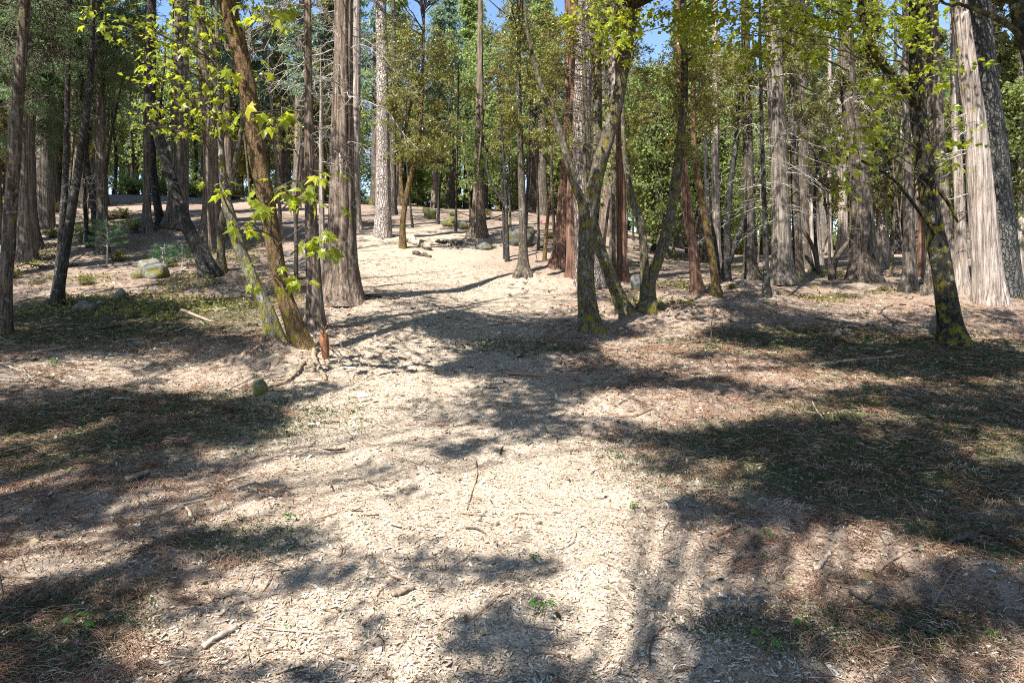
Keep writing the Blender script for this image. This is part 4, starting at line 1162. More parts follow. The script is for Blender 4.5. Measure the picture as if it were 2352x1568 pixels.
# slender understorey stems between the trees named above
SLIM = [(150, 240, 'slim dark stem among the firs on the left slope', 8), (430, 720, 'slim dark stem behind the mossy maples', 8), (900, 1280, 'slim stem on the upper slope behind the clearing', 11), (1370, 1760, 'slim stem in the thicket behind the twin stemmed maple', 13), (1780, 2340, 'slim stem among the right hand cedars', 15)]
sr = np.random.default_rng(55)
for ua, ub, lab, n in SLIM:
    for i in range(n):
        u, d = sr.uniform(ua, ub), sr.uniform(25, 44)
        w = sr.uniform(4, 9) * 30 / d
        gxw = (u - CX) / F * d
        v = HY - (gz(gxw, d) - CAM_H) / d * F
        l1, l2 = sr.normal(0, 14), sr.normal(0, 24)
        k = sr.integers(0, 4)
        tree('slim_tree', ['crooked ', 'straight ', 'leaning ', 'forked '][k] + ('slim dark stem ' if 'dark' in lab else 'slim pale stem ' if w < 5 else 'slim stem ') + beside(u), 'tree', d, [(u, v, w), (u + l1 * .5, v - 110, w * .85), (u + l1 + l2 * .3, v - 240, w * .7), (u + l1 + l2, v - 380, w * .5)], ['dark', 'fir', 'maple_grey', 'cedar'][sr.integers(0, 4)], 'other', 9, 1.3, 'oak', 0, group=lab.replace('slim', 'slim stems').replace('stems dark stem', 'stems').replace('stems stem', 'stems'),
             blobs=[(u + l1 + sr.normal(0, 34), v - sr.uniform(150, 430), sr.uniform(26, 55), sr.uniform(25, 60)) for _q in range(int(sr.integers(1, 5)))] if i % 3 else (), bkind='oak' if sr.random() < .6 else 'far', density=.32,
             stems=[[(u + l1 * .5, v - 120, w * .7, 0), (u + l1 * .5 + sr.normal(0, 25), v - 220, w * .5, .2), (u + sr.normal(0, 45), v - 330, w * .3, .4)]] if k == 3 else ())

for u, d, fo in ((262, 47, 'a bare twiggy tree against the blue gap left of the slim grey cedar'), (300, 52, 'a thin leafed tree in the middle of the blue gap on the left'), (372, 50, 'a thin tree against the blue between the leaning oak and the thick cedar'), (446, 49, 'a thin tree against the blue right of the thick grey cedar')):
    gxw = (u - CX) / F * d
    v = HY - (gz(gxw, d) - CAM_H) / d * F
    t = tree('ridge_tree', fo[2:], 'tree', d, [(u, v, 8), (u + 5, v - 90, 7), (u - 4, v - 180, 6), (u + 6, v - 300, 4)], 'dark', 'other', 13, 2, 'oak', 0,
         blobs=[(u + sr.normal(0, 22), v - sr.uniform(60, 330), sr.uniform(20, 45), sr.uniform(20, 45)) for _q in range(7)], bkind='far', density=.13)
    add_dead(t, 12, (1.0, 8), (1.5, 3.5), .02, 'twig_dark', 10, -.1)

# low sunlit bushes on the ridge and beyond
def bush_proto(seed, R, mt, n=2600):
    r = np.random.default_rng(seed)
    root = thing('forest_bush', (0, 0, 0), 'bush', 'bush')
    pos, cen = blob_leaves(np.array([0, 0, R * .6]), (R, R, R * .6), n, r, 40)
    pos[:, 2] = np.abs(pos[:, 2])
    leaves_obj('foliage', pos, .045, .08, MAT[mt], root, r, .3, 0, loc=(0, 0, 0))
    TP = twig_lines(np.zeros_like(cen) + r.normal(size=cen.shape) * np.array([.1, .1, 0]), cen, r, .05)
    V, f, l = tubes(TP, np.linspace(.014, .004, 5)[None, :] * np.ones((len(cen), 1)), 3)
    mesh_np('stems', V, f, l, MAT['twig_dark'], root, (0, 0, 0), smooth=True)['kind'] = 'stuff'
    return root
BUSH = [bush_proto(1, 1.1, 'far_leaf'), bush_proto(2, .8, 'far_leaf'), bush_proto(3, .9, 'oak')]
def place_bush(k, u, v, s, lab, grp, d=None):
    if d is None:
        x, y = ground_at(u, v)
    else:
        x, y = (u - CX) / F * d, d
    o = copy_tree(BUSH[k])
    o.location = (x, y, gz(x, y) - .05)
    o.scale = (s, s, s * fr.uniform(.7, 1.1))
    o.rotation_euler = (0, 0, fr.uniform(0, 6.3))
    tag(o, ' '.join(lab.split()[:16]), 'bush', grp)
for i in range(24):
    u = -150 + 950 * (i + fr.random()) / 24
    place_bush(int(fr.integers(0, 3)), u, 0, fr.uniform(.9, 1.9), 'leafy brush on the left crest ' + beside(u), 'brush along the left crest', d=fr.uniform(46, 60))
for i in range(46):
    u = 760 + 1640 * (i + fr.random()) / 46
    place_bush(int(fr.integers(0, 2)), u, 0, fr.uniform(.9, 1.7), 'low sunlit bush in the green strip ' + beside(u), 'sunlit bushes behind the far trunks', d=fr.uniform(50, 66))
for i in range(9):
    place_bush(int(fr.integers(0, 3)), 20 + 37 * i, 0, fr.uniform(.5, .9), 'low leafy bush on the left slope ' + ['uphill', 'midway', 'downhill'][i % 3] + ' ' + beside(20 + 37 * i), 'bushes on the left slope', d=fr.uniform(27, 40))
for b, (u, d) in zip(BUSH, [(1010, 54), (1420, 57), (640, 44)]):
    x = (u - CX) / F * d
    b.location = (x, d, gz(x, d) - .05)
    tag(b, 'low bush standing apart on the ridge', 'bush', 'bushes standing apart on the ridge')
for (u, v, s, lab) in [(2030, 672, .20, 'small green weed clump at the foot of the great dark cedar'), (1680, 668, .25, 'leafy shrub right of the tan smooth trunk'), (1838, 662, .22, 'bright yellow green shrub right of the big furrowed fir'), (1738, 640, .4, 'sparse leafy shrub climbing beside the thin black pole'),
                       (1265, 545, .5, 'green shrub at the right side of the large dark boulder'), (1040, 500, .45, 'dark shrub above the yellow mossed rocks'), (1120, 495, .45, 'green shrub beside the mossy cedar stump trunk'), (1300, 560, .35, 'ivy like shrub at the foot of the dark red cedar'),
                       (870, 480, .8, 'teal green bush behind the tall pale pine'), (120, 545, .45, 'low green shrub under the thin brown fir'), (1370, 770, .14, 'tuft of green leaves round the foot of the central maple'), (1505, 738, .13, 'green sprouts at the foot of the twin stemmed maple'), (30, 640, .35, 'dark ground shrub by the mossy fir at the left edge'),
                       (270, 600, .45, 'green undergrowth right of the pine sapling'), (390, 612, .35, 'leafy undergrowth behind the mossy boulder'), (200, 655, .3, 'low leafy growth above the two small rocks')]:
    place_bush(0 if 'yellow' in lab or 'sprout' in lab else 2, u, v, s, lab, None)

# ------------------------------------------------------------------ pine saplings on the left slope
def sapling(u, v, d, top_v, lab, whorls=5):
    r = np.random.default_rng(int(u))
    x = (u - CX) / F * d
    z = gz(x, d)
    top = at(u + r.uniform(-3, 3), top_v, d)
    h = top[2] - z
    root = thing('pine_sapling', (x, d, z), lab, 'sapling')
    trunk_mesh('stem', [np.array([x, d, z - .05]), np.array([x + .03, d, z + h * .5]), top], [.02 + .006 * h, .014 + .003 * h, .006], 'other', MAT['twig'], root, 3, .1, 8, .15)
    P0, E = [], []
    for k in range(whorls):
        hz = z + h * (.38 + .62 * k / whorls)
        L = h * .38 * (1 - .6 * k / whorls)
        for a in np.arange(5) * 1.257 + r.uniform(0, 6):
            P0.append([x, d, hz]); E.append([x + L * math.cos(a), d + L * math.sin(a), hz + L * r.uniform(.1, .4)])
    P0, E = np.array(P0), np.array(E)
    TP = twig_lines(P0, E, r, .03)
    V, f, l = tubes(TP, np.linspace(.008, .003, 5)[None, :] * np.ones((len(E), 1)), 4)
    mesh_np('branches', V, f, l, MAT['twig'], root, (x, d, z), smooth=True)['kind'] = 'stuff'
    n = 110
    w = np.repeat(np.arange(len(E)), n)
    t = .25 + .75 * r.random(len(w)) ** .6
    pos = P0[w] * (1 - t[:, None]) + E[w] * t[:, None]
    Y = (E - P0)[w]
    Y = Y / np.linalg.norm(Y, axis=1, keepdims=True) + np.array([0, 0, .25])
    leaves_obj('needles', pos, .007, .15, MAT['sapling'], root, r, 0, 0, loc=(x, d, z), Y=Y)
sapling(245, 628, 23.5, 500, 'bluish green pine sapling with a pale bare stem on the left slope')
sapling(192, 560, 27.5, 455, 'bushy bluish pine sapling behind the crossed dark trunks')
sapling(375, 655, 21.5, 560, 'small pale stemmed pine sapling beside the mossy boulder', 4)
sapling(418, 640, 23, 560, 'tiny pine sapling left of the yellow mossed foot of the leaning oak', 3)

# ------------------------------------------------------------------ rocks, stumps, logs, sticks
def rock_mat(name, a, b, moss):
    m = M(name)
    raw = m.obj()
    n = m.noise(raw, 9, 5, .65)
    col = m.ramp(n, [(.3, a), (.7, b)])
    if moss:
        f = m.ramp(m.noise(raw, 3.5, 4, .6), [(.62 - .22 * moss, 0), (.72 - .2 * moss, 1)])
        col = m.mix(f, col, m.mix(m.noise(raw, 40, 2), (.07, .075, .016), (.18, .155, .035)))
    return m.bsdf(col, .9, n, .8, .03)
RM = {'grey': rock_mat('lichened_rock', (.06, .06, .056), (.25, .245, .23), .7), 'dark': rock_mat('dark_rock', (.035, .035, .034), (.14, .14, .135), .4), 'moss': rock_mat('yellow_moss_rock', (.05, .05, .03), (.17, .165, .10), .75), 'pale': rock_mat('pale_rock', (.5, .49, .46), (.78, .77, .74), 0)}
def rock(u, v, w, h, mat, lab, depth=None, seed=1, cat='rock', name='rock'):
    x, y = ground_at(u, v)
    rw, rh = w / F * y / 2, h / F * y
    n, k = 28, 18
    th = np.linspace(0, 2 * math.pi, n, endpoint=False)[None, :]
    ph = np.linspace(-math.pi / 2, math.pi / 2, k)[:, None]
    X, Y, Z = np.cos(ph) * np.cos(th), np.cos(ph) * np.sin(th), np.sin(ph) * np.ones_like(th)
    s = 1 + .32 * noise3(X * 1.3, Y * 1.3, Z * 1.3, seed) + .16 * noise3(X * 3, Y * 3, Z * 3, seed + 1) + .05 * noise3(X * 8, Y * 8, Z * 8, seed + 2)
    # broken, facetted faces
    for q in range(6):
        rr = np.random.default_rng(seed * 10 + q)
        nrm = rr.normal(size=3); nrm /= np.linalg.norm(nrm)
        dist = X * nrm[0] + Y * nrm[1] + Z * nrm[2]
        s = np.where(dist * s > .72, .72 / np.maximum(dist, .3), s)
    z0 = gz(x, y)
    V = np.stack([x + X * s * rw, y + Y * s * rw * .8, z0 + rh * .26 + Z * s * rh * .68], -1).reshape(-1, 3)
    i = np.arange(n * k).reshape(k, n)
    q = np.stack([i[:-1], np.roll(i, -1, 1)[:-1], np.roll(i, -1, 1)[1:], i[1:]], -1).reshape(-1, 4)
    o = mesh_np(name, V, q.ravel(), np.full(len(q), 4), RM[mat], loc=(x, y, z0), smooth=True)
    return tag(o, lab, cat)
rock(352, 638, 84, 44, 'grey', 'big grey boulder with lichen and moss on the left slope', seed=4)
rock(318, 640, 40, 26, 'moss', 'mossy rock touching the left side of the big grey boulder', seed=5)
rock(272, 692, 34, 26, 'grey', 'pale split rock below the big grey boulder', seed=6)
rock(200, 712, 60, 28, 'dark', 'low dark rock right of the dark leaning oak', seed=7)
rock(236, 706, 36, 18, 'dark', 'dark rock between the pale split rock and the low dark rock', seed=17)
rock(598, 906, 42, 36, 'moss', 'round yellow brown stone in the shade below the big brown maple', seed=8)
rock(1192, 570, 84, 52, 'dark', 'large dark boulder behind the slim burnt fir', seed=9)
rock(1112, 574, 42, 16, 'dark', 'flat dark stone on the slope left of the large dark boulder', seed=10)
rock(988, 505, 34, 30, 'moss', 'upright yellow mossed rock on the upper slope', seed=11)
rock(1030, 522, 40, 22, 'moss', 'yellow mossed rock left of the mossy cedar stump trunk', seed=12)
rock(1062, 524, 36, 20, 'grey', 'grey rock touching the mossy cedar stump trunk', seed=13)
rock(1520, 728, 30, 22, 'moss', 'small yellow mossed stone right of the twin stemmed maple', seed=14)
rock(1462, 672, 30, 34, 'dark', 'grey black stump stone behind the leaning mossy maple', seed=15)
rock(1250, 998, 20, 20, 'grey', 'small rounded grey stone lying on the mulch in mid clearing', seed=16)
rock(2006, 752, 30, 10, 'dark', 'flat black stone in the shade right of the big furrowed fir', seed=18)
rock(832, 912, 24, 13, 'pale', 'white flat stone on the bright mulch below the broken stump', seed=19)
rock(1240, 572, 30, 10, 'moss', 'yellow moss cushion right of the large dark boulder', seed=20)
rock(1935, 584, 26, 18, 'dark', 'brown mound stone at the broad pale far trunk', seed=21)

WOOD = {}
_w = M('dry_wood'); WOOD['dry'] = _w.bsdf(_w.ramp(_w.noise(_w.obj((30, 30, 8)), 1, 4), [(.3, (.11, .078, .052)), (.7, (.34, .26, .19))]), .9)
_w = M('pale_wood'); WOOD['pale'] = _w.bsdf(_w.ramp(_w.noise(_w.obj((30, 30, 8)), 1, 4), [(.3, (.24, .19, .14)), (.7, (.50, .43, .34))]), .85)
_w = M('dark_wood'); WOOD['dark'] = _w.bsdf(_w.ramp(_w.noise(_w.obj((30, 30, 8)), 1, 4), [(.3, (.035, .028, .022)), (.7, (.14, .11, .085))]), .9)
_w = M('red_wood'); WOOD['red'] = _w.bsdf(_w.ramp(_w.noise(_w.obj((60, 60, 6)), 1, 4), [(.3, (.09, .035, .016)), (.7, (.28, .13, .065))]), .85)

def stick(uvs, width, mat, lab, cat='stick', group=None, name='fallen_stick', lift=.5, twig=0):
    """a piece of wood lying along the ground through the surveyed points"""
    r = np.random.default_rng(abs(hash(lab)) % 1000 if False else int(sum(u for u, _ in uvs)) % 9973)
    G = [ground_at(u, v) for u, v in uvs]
    d = np.mean([g[1] for g in G])
    rad = width / 2 / F * d
    P = np.array([[x, y, gz(x, y) + rad * lift + .012] for x, y in G])
    n = max(8, int(np.linalg.norm(np.diff(P, axis=0), axis=1).sum() / .05))
    n = min(n, 40)
    C = catmull(P, n)
    C[:, 2] = np.maximum(C[:, 2], ground_z(C[:, 0], C[:, 1]) + rad * .2)
    C[1:-1] += r.normal(size=(n - 2, 3)) * rad * .25
    t = np.linspace(0, 1, n)
    R = rad * (1 - .35 * t) * (1 + .15 * r.normal(size=n))
    sides = 12 if width > 8 else 6
    V, f, l = tubes(C[None], R[None], sides)
    k = len(V)
    V = np.vstack([V, C[0], C[-1]])
    caps, cl = [], []
    for i in range(sides):
        caps += [k, (i + 1) % sides, i, k + 1, (n - 1) * sides + i, (n - 1) * sides + (i + 1) % sides]
        cl += [3, 3]
    f, l = np.concatenate([f, caps]), np.concatenate([l, cl])
    if twig:
        ks = r.integers(1, n - 1, twig)
        S = C[ks]
        E = S + r.normal(size=(twig, 3)) * np.array([1, 1, .3]) * rad * 12 + np.array([0, 0, rad * 2])
        TP = twig_lines(S, E, r, .02, 4)
        V2, f2, l2 = tubes(TP, np.linspace(rad * .4, rad * .15, 4)[None, :] * np.ones((twig, 1)), 4)
        f, l = np.concatenate([f, f2 + len(V)]), np.concatenate([l, l2])
        V = np.vstack([V, V2])
    o = mesh_np(name, V, f, l, WOOD[mat], loc=P[0], smooth=True)
    return tag(o, lab, cat, group)

stick([(290, 1116), (345, 1103)], 15, 'dry', 'short thick log piece at the edge of the left shade', 'log', name='log')
stick([(466, 1503), (505, 1470), (545, 1457)], 14, 'pale', 'pale split branch piece in the lower left foreground', 'log', name='log')
stick([(1400, 1368), (1455, 1380)], 11, 'pale', 'pale wood splinter right of the needle mound in the foreground', 'log', name='log')
stick([(1415, 1396), (1462, 1425)], 9, 'pale', 'pale wood splinter just below the other one by the needle mound', 'log', name='log')
stick([(900, 1398), (952, 1380)], 11, 'dry', 'tan bark chunk in the middle foreground', 'log', name='log')
stick([(1912, 781), (1952, 766)], 14, 'dry', 'short broken log with pale end in the shade on the right', 'log', name='log')
stick([(1870, 848), (1960, 838), (2075, 824)], 7, 'dry', 'long straight stick lying across the right shade')
stick([(2140, 1405), (2190, 1350), (2245, 1332)], 7, 'dry', 'bent tan stick in the lower right foreground', twig=2)
stick([(1955, 1378), (2040, 1430), (2130, 1470), (2190, 1502)], 9, 'dark', 'long dark fallen branch in the lower right foreground', twig=4)
stick([(2180, 1265), (2250, 1232), (2320, 1218)], 12, 'dark', 'dark mossy log at the right edge of the foreground', 'log', name='log')
stick([(2250, 1246), (2310, 1222)], 6, 'dry', 'straight stick leaning on the dark mossy log at the right edge')
stick([(2010, 1330), (2090, 1298), (2160, 1300)], 9, 'dry', 'crooked branch half buried in the lit needles on the right')
stick([(1870, 1318), (1895, 1300), (1905, 1288)], 12, 'pale', 'pale stub of wood in the lit needles on the right', 'log', name='log')
stick([(372, 1192), (420, 1172), (478, 1160)], 4, 'pale', 'thin pale curved twig left of centre in the foreground')
stick([(545, 1138), (588, 1128)], 8, 'pale', 'pale short stick on the mulch left of centre')
stick([(585, 1275), (620, 1300), (650, 1325)], 4, 'dry', 'thin brown twig in the left foreground shade')
stick([(430, 1188), (445, 1205)], 9, 'pale', 'pale wood chunk beside the thin curved twig')
stick([(160, 1440), (200, 1408), (225, 1398)], 6, 'dark', 'dark bent stick in the bottom left shade')
stick([(610, 1450), (700, 1467), (760, 1475)], 4, 'pale', 'long thin pale twig near the bottom left of centre')
stick([(1090, 1060), (1095, 1100), (1080, 1150), (1072, 1180)], 4, 'dry', 'thin wavy twig running down the bright mulch')
stick([(1055, 1194), (1115, 1190)], 5, 'dry', 'flat brown stick on the bright mulch')
stick([(1180, 828), (1330, 757), (1345, 742)], 3, 'dark', 'thin dark stick pointing at the foot of the central maple')
stick([(1130, 752), (1180, 748), (1320, 755)], 6, 'dry', 'long straight fallen pole left of the central maple')
stick([(820, 693), (900, 695), (920, 688)], 7, 'dark', 'dark branch in the shade right of the great red brown cedar')
stick([(2018, 725), (2030, 712), (2050, 704)], 7, 'dry', 'pale bent branch in the sun strip on the right')
stick([(1700, 1225), (1640, 1245)], 8, 'red', 'reddish bark strip at the edge of the right shade')
stick([(590, 1100), (520, 1120)], 5, 'pale', 'pale splinter above the bright mulch on the left')
stick([(80, 1340), (5, 1330)], 5, 'dry', 'thin stick at the left edge of the foreground')
stick([(1840, 640), (1865, 622), (1905, 614)], 12, 'dry', 'curved brown log behind the big furrowed fir', 'log', name='log')
stick([(2035, 640), (2110, 625)], 7, 'dry', 'fallen pole right of the great dark cedar')
stick([(2215, 676), (2270, 664)], 8, 'red', 'red brown log between the pink cedar and the big peeling cedar', 'log', name='log')
stick([(1660, 690), (1740, 672)], 6, 'dry', 'dead limb on the ground left of the thin black pole')
stick([(0, 840), (60, 870), (80, 885)], 5, 'pale', 'pale branch on the ground near the left edge')
stick([(60, 885), (105, 860)], 4, 'pale', 'second pale branch crossing near the left edge')
stick([(520, 893), (590, 865)], 4, 'pale', 'thin pale twig left of the round yellow brown stone')
stick([(935, 560), (985, 575)], 20, 'pale', 'pale cut log lying at the foot of the slender reddish oak', 'log', name='log')
stick([(950, 585), (990, 592)], 10, 'dark', 'dark log under the pale cut log on the upper slope', 'log', name='log')
rs = np.random.default_rng(31)
for i, (u, v, L, sl, lab) in enumerate([(90, 620, 90, -10, 'fallen limb on the left slope below the thin brown fir'), (560, 690, 60, 12, 'fallen limb behind the crooked maple'), (640, 655, 70, -14, 'fallen limb left of the great red brown cedar'), (300, 540, 90, -8, 'fallen trunk high on the left slope'), (1000, 560, 60, 8, 'fallen limb across the upper track'), (1230, 600, 80, 10, 'fallen limb before the dark red cedar'), (1560, 640, 90, 6, 'fallen limb behind the twin stemmed maple'),
        (1700, 625, 80, -8, 'fallen limb behind the V forked black oak'), (1890, 660, 110, -6, 'long fallen limb before the great dark cedar'), (2060, 650, 80, 8, 'fallen limb at the slender grey cedar'), (1080, 500, 70, 5, 'fallen trunk on the upper slope by the mossy rocks'), (180, 760, 120, -18, 'thin fallen limb in the left shade')]):
    stick([(u, v), (u + L * .5, v + sl * .3), (u + L, v + sl)], rs.uniform(5, 9), 'dark', lab, 'branch', name='fallen_branch', twig=6)
for i in range(46):
    u, v = rs.uniform(-20, 2370), 800 + 760 * rs.random() ** 1.2
    a, L = rs.normal(0, .5), rs.uniform(25, 75) * (v - 500) / 800
    w = rs.uniform(2.2, 5)
    side = 'left' if u < 800 else 'right' if u > 1550 else 'middle'
    band = 'far' if v < 1000 else 'near'
    stick([(u, v), (u + L * math.cos(a) * .5, v - L * math.sin(a) * .25 + rs.normal(0, 3)), (u + L * math.cos(a), v - L * math.sin(a) * .5)], w, ['dry', 'pale', 'dry', 'dark'][i % 4],
          {'left': 'small fallen twig scattered over the left side of the clearing', 'right': 'small fallen twig scattered over the shaded right side', 'middle': 'small fallen twig scattered over the middle of the clearing'}[side], 'twig', 'twigs on the ' + side + ' of the clearing', name='fallen_twig')

# leaning dead poles
def pole(path, d, mat, lab):
    pts = [at(u, v, d) for u, v, _ in path]
    pts[0][2] = gz(pts[0][0], pts[0][1]) - .05
    o = trunk_mesh('dead_pole', pts, [w / 2 / F * d for _, _, w in path], 'other', WOOD[mat], None, int(path[0][0]), .1, 10, .15)
    return tag(o, lab, 'dead pole')
pole([(1882, 617, 11), (1868, 570, 10), (1840, 520, 8)], 29, 'dark', 'dark leaning dead pole left of the great dark cedar')
pole([(1911, 648, 14), (1916, 605, 13), (1930, 580, 11), (1962, 540, 9)], 25.8, 'dark', 'crooked black dead pole leaning on the great dark cedar')
pole([(680, 605, 11), (680, 540, 9), (677, 480, 8)], 20, 'dark', 'short dark dead pole between the big brown maple and the narrow cedar')

# broken orange stump with peeled white splinter
def broken_stump():
    x, y = ground_at(750, 838)
    z = gz(x, y)
    root = thing('broken_stump', (x, y, z), 'broken orange stump with a white peeled strip beside the big brown maple', 'stump')
    k = y / F
    r = np.random.default_rng(8)
    pts = [np.array([x, y, z - .05]), np.array([x - 3 * k, y, z + 22 * k]), np.array([x - 6 * k, y, z + 44 * k]), np.array([x - 4 * k, y, z + 62 * k])]
    trunk_mesh('stub', pts, [6 * k, 9 * k, 11 * k, 7 * k], 'cedar', WOOD['red'], root, 8, .2, 20, .03)
    S = np.repeat(pts[3][None] - np.array([0, 0, 10 * k]), 9, 0) + r.normal(size=(9, 3)) * 4 * k
    E = S + np.array([0, 0, 18 * k]) + r.normal(size=(9, 3)) * 6 * k
    V, f, l = tubes(twig_lines(S, E, r, 0, 4), np.linspace(2.2 * k, .4 * k, 4)[None, :] * np.ones((9, 1)), 4)
    mesh_np('splinters', V, f, l, WOOD['red'], root, pts[3])
    P = catmull([pts[3] + np.array([0, -.02, -4 * k]), pts[3] + np.array([18 * k, -.05, -2 * k]), pts[3] + np.array([36 * k, -.1, -20 * k]), pts[3] + np.array([44 * k, -.12, -36 * k])], 14)
    V, f, l = tubes(P[None], np.linspace(4 * k, 2 * k, 14)[None], 8)
    mesh_np('peeled_strip', V, f, l, WOOD['pale'], root, P[0], smooth=True)
broken_stump()
for pts, w, m_, lab in [([(742, 800), (720, 840), (735, 862)], 16, 'dry', 'grey fibrous root spreading from the broken stump to the maple'), ([(700, 850), (660, 880), (610, 895)], 10, 'dry', 'root running left from the foot of the big brown maple'), ([(725, 850), (750, 880)], 12, 'dry', 'root running down from the broken stump')]:
    stick(pts, w, m_, lab, 'root', name='surface_root')
# small survey flag far up the slope
def flag():
    x, y = ground_at(1244, 530)
    z = gz(x, y)
    k = y / F
    root = thing('survey_flag', (x, y, z), 'small pink flag on a wire stake far up the slope', 'flag')
    m = M('pink_flag'); mm = m.bsdf((.75, .16, .2), .7)
    V, f, l = tubes(np.array([[[x, y, z - .05], [x, y, z + .25], [x, y, z + 26 * k]]]), np.full((1, 3), .006), 5)
    mesh_np('stake', V, f, l, WOOD['dark'], root, (x, y, z))
    n = 7
    t = np.linspace(0, 1, n)
    top = z + 26 * k
    A = np.stack([x + .2 * t, y + .03 * np.sin(t * 5), np.full(n, top)], 1)
    B = A - np.array([0, 0, .2]); B[:, 2] += .02 * t
    V = np.vstack([A, B, A + [0, .004, 0], B + [0, .004, 0]])
    fs = []
    for i in range(n - 1):
        fs += [i, i + 1, n + i + 1, n + i, 2 * n + i, 3 * n + i, 3 * n + i + 1, 2 * n + i + 1]
    mesh_np('cloth', V, fs, np.full(len(fs) // 4, 4), mm, root, (x, y, top))
flag()

# ------------------------------------------------------------------ seedlings
def seedling_proto(seed, kind):
    r = np.random.default_rng(seed)
    root = thing('seedling', (0, 0, 0), 'seedling', 'seedling')
    n = [5, 7, 4][kind]
    a = np.arange(n) * 2.4 + r.uniform(0, 6)
    S = np.zeros((n, 3)); S[:, 2] = r.uniform(.03, .08, n)
    E = np.stack([.035 * np.cos(a), .035 * np.sin(a), r.uniform(.07, .12, n)], 1)
    V, f, l = tubes(twig_lines(np.zeros((n, 3)), E, r, 0, 4), np.full((n, 4), .0018), 3)
    mesh_np('stem', V, f, l, MAT['seed_leaf'], root, (0, 0, 0))
    for i in range(n):
        o = bpy.data.objects.new('leaf', SEEDLEAF[(seed + i) % 3])
        COL.objects.link(o); o.parent = root
        o.location = Vector(E[i]); s = r.uniform(.05, .09)
        o.scale = (s, s, s); o.rotation_euler = (r.normal(-.2, .3), r.normal(0, .3), a[i] - math.pi / 2)
    return root
def seed_leaf_mesh(k):
    me = MAPLE[k].copy()
    me.materials.clear(); me.materials.append(MAT['seed_leaf'])
    return me
SEEDLEAF = [seed_leaf_mesh(k) for k in range(3)]
SP = [seedling_proto(1, 0), seedling_proto(2, 1), seedling_proto(3, 2)]
spots = [(1757, 1527, 1.5, 'maple seedling with star shaped leaf at the bottom right of centre'), (1243, 1453, 1.4, 'green seedling below the bright mulch near the bottom centre'), (1845, 1462, 1.1, 'green seedling in the lower right shade beside the long dark branch'), (1762, 1252, 1.1, 'green seedling at the edge of the right shade'),
         (663, 1208, 1.0, 'green sprout left of the bright mulch'), (1228, 1310, .8, 'small sprout just above the needle mounds'), (2305, 1315, 1.0, 'sprout near the right edge of the foreground'), (1753, 1295, .7, 'tiny sprout below the reddish bark strip'), (185, 1450, 1.5, 'broad leaved seedling in the bottom left shade'),
         (1422, 1055, 1.0, 'yellow green sprout right of the small rounded grey stone'), (120, 845, 1.6, 'bright yellow sprout on the left slope'), (2225, 932, 1.3, 'green sprout in the right shade'), (1785, 800, 2.2, 'fern like seedling in the shade right of the twin stemmed maple'), (1455, 1170, .8, 'small yellow weed by the lit mulch')]
first = [True] * 3
for i in range(len(spots) + 34):
    if i < len(spots):
        u, v, s, lab = spots[i]; grp = None
    else:
        u, v = (rs.uniform(1450, 2350), rs.uniform(930, 1500)) if i % 3 else (rs.uniform(20, 1300), rs.uniform(820, 1540))
        s = rs.uniform(.35, .7)
        lab = 'little green sprout in the duff on the right' if i % 3 else 'little green sprout on the left and middle ground'
        grp = 'sprouts on the right' if i % 3 else 'sprouts on the left and middle'
    x, y = ground_at(u, v)
    root = SP[i % 3]
    o = root if first[i % 3] else copy_tree(root)
    first[i % 3] = False
    o.location = (x, y, gz(x, y) - .01)
    s *= .75
    o.scale = (s, s, s)
    o.rotation_euler = (0, 0, rs.uniform(0, 6.3))
    tag(o, lab, 'seedling', grp)
    if grp is None and 'group' in o:
        del o['group']
# thin upright dry stalks
for (u, v, top, lab) in [(304, 985, 925, 'thin bent dry stalk standing in the left shade'), (582, 1555, 1498, 'thin upright dry stalk at the bottom left of centre'), (10, 1368, 1270, 'pair of thin dark stalks at the left edge of the foreground'), (272, 1498, 1440, 'leaning dry stalk in the bottom left foreground'), (1900, 800, 740, 'thin stalk in the shade on the right'), (1635, 790, 700, 'thin wiry stalk beside the twin stemmed maple')]:
    x, y = ground_at(u, v)
    z = gz(x, y)
    h = (v - top) / F * y
    r = np.random.default_rng(u)
    P = catmull([np.array([x, y, z - .03]), np.array([x + r.normal() * .03, y, z + h * .5]), np.array([x + r.normal() * .06, y, z + h])], 8)
    V, f, l = tubes(P[None], np.linspace(.006, .002, 8)[None] * y / 5, 5)
    tag(mesh_np('dry_stalk', V, f, l, WOOD['dark'], loc=P[0], smooth=True), lab, 'stalk')

# ------------------------------------------------------------------ litter
def litter_mat(name, cols, trans=False):
    m = M(name)
    c = m.ramp(m.attr('tint').outputs['Fac'], [(i / (len(cols) - 1), k) for i, k in enumerate(cols)])
    return m.bsdf(c, .85, spec=.2)
LM_CHIP = litter_mat('wood_chips', [(.10, .065, .04), (.27, .205, .15), (.46, .38, .29), (.56, .49, .39), (.66, .61, .53)])
LM_NEED = litter_mat('dry_needles', [(.055, .032, .02), (.20, .105, .065), (.32, .215, .155), (.48, .39, .31)])
LM_LEAF = litter_mat('dry_leaves', [(.06, .045, .025), (.14, .10, .055), (.17, .135, .055), (.30, .25, .17)])

def fan_points(n, y0, y1, r, p=1.0):
    """random places on the ground in front, denser near"""
    y = y0 * (y1 / y0) ** (r.random(n) ** p)
    x = (r.random(n) * 2 - 1) * (y * .80 + .6)
    return x, y

